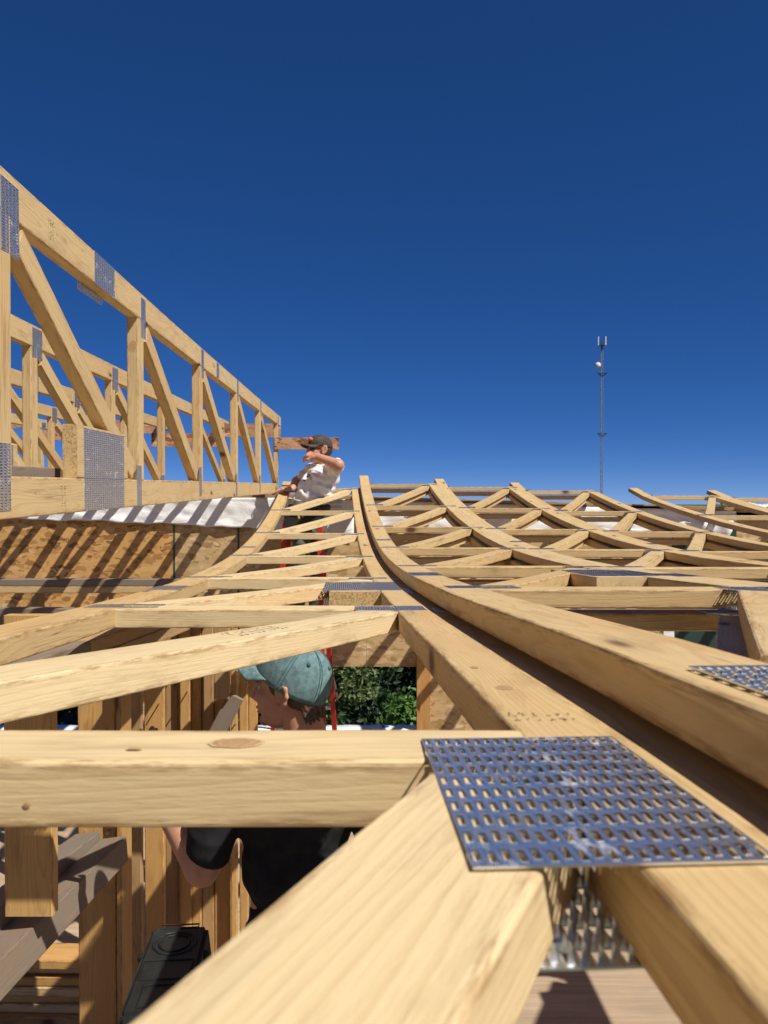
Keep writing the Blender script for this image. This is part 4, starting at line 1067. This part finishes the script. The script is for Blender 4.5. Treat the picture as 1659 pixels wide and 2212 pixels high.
# ------------------------------------------------------------------ ladders
def stepladder(name, top_c, ang, hgt, wtop, wbot, depth, label, cap_size=(0.30, 0.12), rmat=None):
    """fibreglass stepladder: two front rails, steps, two rear rails, moulded top"""
    root = empty(name, (top_c.x, top_c.y, DECK), label, 'ladder'); rmat = rmat or REDF
    q = Matrix.Rotation(ang, 3, 'Z'); X = q @ Vector((1, 0, 0)); Y = q @ Vector((0, 1, 0))
    zt_ = DECK + hgt
    def pt(x, y, z): return Vector((top_c.x, top_c.y, 0)) + X * x + Y * y + Vector((0, 0, z))
    for s_ in (-1, 1):
        board('rail', pt(s_ * wbot / 2, -depth * 0.35, DECK), pt(s_ * wtop / 2, -0.03, zt_ - 0.02), X, 0.045, 0.03, rmat, root, k=2)
        board('rear_rail', pt(s_ * wbot / 2 * 0.96, depth * 0.65, DECK), pt(s_ * wtop / 2 * 0.95, 0.05, zt_ - 0.03), X, 0.045, 0.025, rmat, root, k=2)
        boxmesh('foot', pt(s_ * wbot / 2, -depth * 0.35, DECK) - Vector((0.03, 0.045, 0)), pt(s_ * wbot / 2, -depth * 0.35, DECK) + Vector((0.03, 0.045, 0.05)), BPLAS, root, 0.004)
    n_ = int(hgt / 0.305)
    for i in range(1, n_):
        t = i * 0.305 / hgt; wd = wbot + (wtop - wbot) * t; y = -depth * 0.35 * (1 - t) - 0.03 * t
        board('step', pt(-wd / 2 + 0.015, y, DECK + i * 0.305), pt(wd / 2 - 0.015, y, DECK + i * 0.305), Y, 0.085, 0.022, ALU, root, k=2)
        if i % 2: board('rear_bar', pt(-wd / 2 + 0.01, depth * 0.65 * (1 - t) + 0.05 * t, DECK + i * 0.305), pt(wd / 2 - 0.01, depth * 0.65 * (1 - t) + 0.05 * t, DECK + i * 0.305), Y, 0.02, 0.03, ALU, root)
    # moulded top: chamfered tray with round bucket well and tool slots
    lx, ly = cap_size
    bm = bmesh.new(); bmesh.ops.create_cube(bm, size=1)
    for v in bm.verts:
        tp = v.co.z > 0; f = 1.0 if not tp else 0.90
        v.co = Vector((v.co.x * lx * f, v.co.y * ly * f, v.co.z * 0.085))
    bmesh.ops.bevel(bm, geom=bm.edges[:], offset=0.008, segments=2, affect='EDGES')
    me = bpy.data.meshes.new('moulded_top'); bm.to_mesh(me); bm.free()
    Mt = Matrix.Translation(pt(0, 0, zt_ - 0.0425)) @ q.to_4x4()
    me.transform(Mt); tp = link('moulded_top', me, BPLAS, root)
    for (rr, zz, mm) in ((0.043, 0.0, BPLAS), (0.031, 0.0, BPLAS2)):
        pts = [pt(lx * 0.24 + rr * math.cos(2 * math.pi * i / 32), rr * math.sin(2 * math.pi * i / 32), zt_ + 0.001) for i in range(33)]
        tube('round_well', pts, 0.0025, mm, tp)
    for i, (x0, x1, y0, y1) in enumerate(((-0.14, 0.05, -0.36, 0.36), (-0.40, -0.20, -0.25, 0.25), (0.42, 0.46, -0.3, 0.3))):
        a = [pt(x0 * lx, y0 * ly, zt_ + 0.001), pt(x1 * lx, y0 * ly, zt_ + 0.001), pt(x1 * lx, y1 * ly, zt_ + 0.001), pt(x0 * lx, y1 * ly, zt_ + 0.001), pt(x0 * lx, y0 * ly, zt_ + 0.001)]
        tube('tray_rim', a, 0.0018, BPLAS2, tp, 5, False)
    blob('bolt', [ell(pt(-lx * 0.46, 0, zt_ - 0.018), (0.008, 0.008, 0.008))], 0.002, NAIL, tp, 1)
    for s_ in (-1, 1):
        blob('bolt', [ell(pt(lx * 0.2, s_ * ly * 0.48, zt_ - 0.02), (0.010, 0.010, 0.010))], 0.002, BPLAS2, tp, 1)
    return root
tc = P(370, 2090, 1.60)
stepladder('stepladder', Vector((-0.432, 1.60, 0)), R(95), E - 0.925 - DECK, 0.15, 0.26, 0.3, 'stepladder at lower left with a worn black moulded top beside the near worker', (0.335, 0.135), BPLAS2)
stepladder('stepladder', Vector((P(655, 1120, 7.0).x, 6.98, 0)), R(-4), P(0, 1118, 7.0).z - DECK, 0.30, 0.44, 0.8, 'tall red stepladder under the far worker, rails behind the teal cap', (0.34, 0.12))

# ------------------------------------------------------------------ radio mast
TD = 220.0
tb = P(1299, 1086, TD)
mast = empty('radio_mast', (tb.x, TD, 0), 'slender grey radio mast with antennas standing far behind the roof', 'mast')
ztop = P(0, 742, TD).z
pts3 = [Vector((tb.x + 0.30 * math.cos(R(90 + 120 * i)), TD + 0.30 * math.sin(R(90 + 120 * i)), 0)) for i in range(3)]
vl, fl = [], []
def bar(a, b, r):
    T = (b - a).normalized(); x_ = T.orthogonal().normalized(); y_ = T.cross(x_); n0 = len(vl)
    for p in (a, b):
        for j in range(4): an = R(45 + 90 * j); vl.append(p + x_ * math.cos(an) * r + y_ * math.sin(an) * r)
    for j in range(4): fl.append((n0 + j, n0 + (j + 1) % 4, n0 + 4 + (j + 1) % 4, n0 + 4 + j))
for p in pts3: bar(p, p + Vector((0, 0, ztop)), 0.075)
z = 0.0; i = 0
while z < ztop - 1.0:
    for k_ in range(3):
        a, b = pts3[k_], pts3[(k_ + 1) % 3]
        if i % 2: a, b = b, a
        bar(a + Vector((0, 0, z)), b + Vector((0, 0, z + 1.0)), 0.04)
        bar(a + Vector((0, 0, z)), b + Vector((0, 0, z)), 0.035)
    z += 1.0; i += 1
from_py('lattice', vl, fl, TOWERM, mast)
def pxm(n_): return n_ / F * TD
for py in (806, 936):
    vl, fl = [], []
    c = Vector((tb.x, TD, P(0, py, TD).z)); half = pxm(11)
    arms = [c + Vector((half * math.cos(R(a)), half * math.sin(R(a)), 0)) for a in (200, 340, 90)]
    for k_ in range(3):
        bar(arms[k_], arms[(k_ + 1) % 3], 0.09); bar(arms[k_], c - Vector((0, 0, pxm(9))), 0.10); bar(arms[k_], c, 0.07)
    from_py('guy_bracket', vl, fl, TOWERD, mast)
def lathe(name, prof, Mx, mat, parent, n_=24):
    vl, fl = [], []
    for (r_, z_) in prof:
        for i in range(n_): vl.append(Mx @ Vector((r_ * math.cos(2 * math.pi * i / n_), r_ * math.sin(2 * math.pi * i / n_), z_)))
    for k_ in range(len(prof) - 1):
        for i in range(n_): fl.append((k_ * n_ + i, k_ * n_ + (i + 1) % n_, (k_ + 1) * n_ + (i + 1) % n_, (k_ + 1) * n_ + i))
    fl.append(tuple(range(n_))); fl.append(tuple((len(prof) - 1) * n_ + i for i in range(n_)))
    return from_py(name, vl, fl, mat, parent, True)
lathe('dish_antenna', [(0.72, 0.0), (0.78, 0.1), (0.78, 0.55), (0.6, 0.7), (0.2, 0.85)], Matrix.Translation(P(1292, 790, TD - 0.6)) @ Matrix.Rotation(R(70), 4, 'X') @ Matrix.Rotation(R(-30), 4, 'Y'), TOWERW, mast)
for (px, w_, mm) in ((1292.5, 1.8, TOWERW), (1308.5, 2.2, TOWERW), (1300, 3.0, TOWERD)):
    a = P(px - w_ / 2, 746, TD - 0.8); b = P(px + w_ / 2, 727 if mm is TOWERW else 735, TD - 0.8)
    boxmesh('panel_antenna', (a.x, a.y - 0.12, a.z), (b.x, a.y + 0.12, b.z), mm, mast, 0.03)
vl, fl = [], []
c = Vector((tb.x, TD, P(0, 746, TD).z))
bar(c + Vector((-1.2, -0.7, 0)), c + Vector((1.2, -0.7, 0)), 0.12); bar(c + Vector((-1.2, -0.7, 0)), c + Vector((0, 1.2, 0)), 0.12); bar(c + Vector((1.2, -0.7, 0)), c + Vector((0, 1.2, 0)), 0.12)
bar(c + Vector((-1.1, -0.7, 0)), c + Vector((-1.1, -0.7, 2.0)), 0.08); bar(c + Vector((1.1, -0.7, 0)), c + Vector((1.1, -0.7, 2.0)), 0.08); bar(c + Vector((0, 0, -1)), c + Vector((0, 0, 1.4)), 0.2)
from_py('antenna_frame', vl, fl, TOWERD, mast)

# ------------------------------------------------------------------ trees beyond the wall
def tree_meshes(seed, h, rad, leaf, nl, size, low=0.12):
    rg = random.Random(seed)
    bl, bf = [], []
    def limb(a, b, ra, rb, n_=6):
        T = (b - a).normalized(); x_ = T.orthogonal().normalized(); y_ = T.cross(x_); n0 = len(bl)
        for p, r_ in ((a, ra), (b, rb)):
            for j in range(n_): an = 2 * math.pi * j / n_; bl.append(p + x_ * math.cos(an) * r_ + y_ * math.sin(an) * r_)
        for j in range(n_): bf.append((n0 + j, n0 + (j + 1) % n_, n0 + n_ + (j + 1) % n_, n0 + n_ + j))
    p = Vector((0, 0, 0)); r0 = h * 0.020
    tips = []
    for i in range(6):
        q_ = Vector((rg.uniform(-0.1, 0.1) * rad, rg.uniform(-0.1, 0.1) * rad, h * 0.9 * (i + 1) / 6)); limb(p, q_, r0 * (1 - i / 7), r0 * (1 - (i + 1) / 7)); p = q_
        if i >= 0:
            for _ in range(5):
                a = rg.uniform(0, 6.28); t = (i + 1) / 6
                prof = math.sin(math.pi * min(1, 0.18 + 0.80 * t)) ** 0.6
                e_ = q_ + Vector((math.cos(a), math.sin(a), 0)) * rad * prof * rg.uniform(0.6, 0.95) + Vector((0, 0, rg.uniform(0.0, 0.12) * h))
                limb(q_, e_, r0 * 0.35 * (1 - i / 9), r0 * 0.08); tips.append((q_, e_))
    cl = []
    for (a, b) in tips:
        for t in (0.45, 0.75, 1.0): cl.append((a.lerp(b, t), rad * rg.uniform(0.16, 0.30)))
    cl.append((p + Vector((0, 0, 0.05 * h)), rad * 0.3))
    lv, lf = [], []
    for i in range(nl):
        c, rr = rg.choice(cl)
        d = Vector((rg.gauss(0, 1), rg.gauss(0, 1), rg.gauss(0, 0.8))); d = d.normalized() * rr * rg.random() ** 0.4
        o = c + d
        nrm = (d.normalized() + Vector((rg.gauss(0, 0.6), rg.gauss(0, 0.6), 0.5 + rg.gauss(0, 0.5)))).normalized()
        x_ = nrm.orthogonal().normalized(); x_ = Matrix.Rotation(rg.uniform(0, 6.28), 3, nrm) @ x_; y_ = nrm.cross(x_)
        s = size * rg.uniform(0.6, 1.3); n0 = len(lv)
        lv += [o - x_ * s, o + y_ * s * 0.45 + nrm * s * 0.12, o + x_ * s, o - y_ * s * 0.45 + nrm * s * 0.12]; lf.append((n0, n0 + 1, n0 + 2, n0 + 3))
    a = bpy.data.meshes.new('trunk'); a.from_pydata([tuple(v) for v in bl], [], bf); a.update(); a.materials.append(BARK)
    b = bpy.data.meshes.new('crown'); b.from_pydata([tuple(v) for v in lv], [], lf); b.update(); b.materials.append(leaf)
    return a, b
kinds = {'d1': tree_meshes(1, 5.2, 2.2, LEAFD, 15000, 0.085), 'd2': tree_meshes(2, 5.6, 2.4, LEAFD, 15000, 0.09), 'p': tree_meshes(3, 4.4, 0.85, LEAFP, 5200, 0.055), 'b': tree_meshes(4, 2.9, 1.1, LEAFB, 2600, 0.075)}
def tree(kind, x, y, sc, rot, label, group=None, name='broadleaf_tree', z=0.0):
    r_ = empty(name, (x, y, z), label, 'tree', group); r_.scale = (sc,) * 3; r_.rotation_euler[2] = rot
    for nm, me in zip(('trunk', 'crown'), kinds[kind]):
        o = bpy.data.objects.new(nm, me); col.objects.link(o); o.parent = r_
rg = random.Random(21)
i = 0
for row, (y, n_) in enumerate(((18.0, 9), (21.5, 10), (25.5, 11))):
    for k_ in range(n_):
        x = -13.5 + 3.1 * k_ + (1.5 if row % 2 else 0) + rg.uniform(-0.5, 0.5)
        tree(('d1', 'd2')[i % 2], x, y + rg.uniform(-0.6, 0.6), rg.uniform(0.9, 1.06), rg.uniform(0, 6), 'dense dark green tree in the wood seen through the low wall openings', 'dark trees beyond the far wall'); i += 1
tree('p', P(722, 1500, 14.5).x, 14.5, 1.0, 0.4, 'slim pale green young tree in the opening right of the teal cap', name='young_tree')
tree('b', P(868, 1500, 13.2).x, 13.2, 1.0, 0.9, 'bright green leafy sapling at lower right of the middle opening', name='sapling')
tree('b', P(1400, 1400, 13.0).x, 13.0, 1.45, 2.0, 'leafy bright green sapling left of the strip with letters', name='sapling')
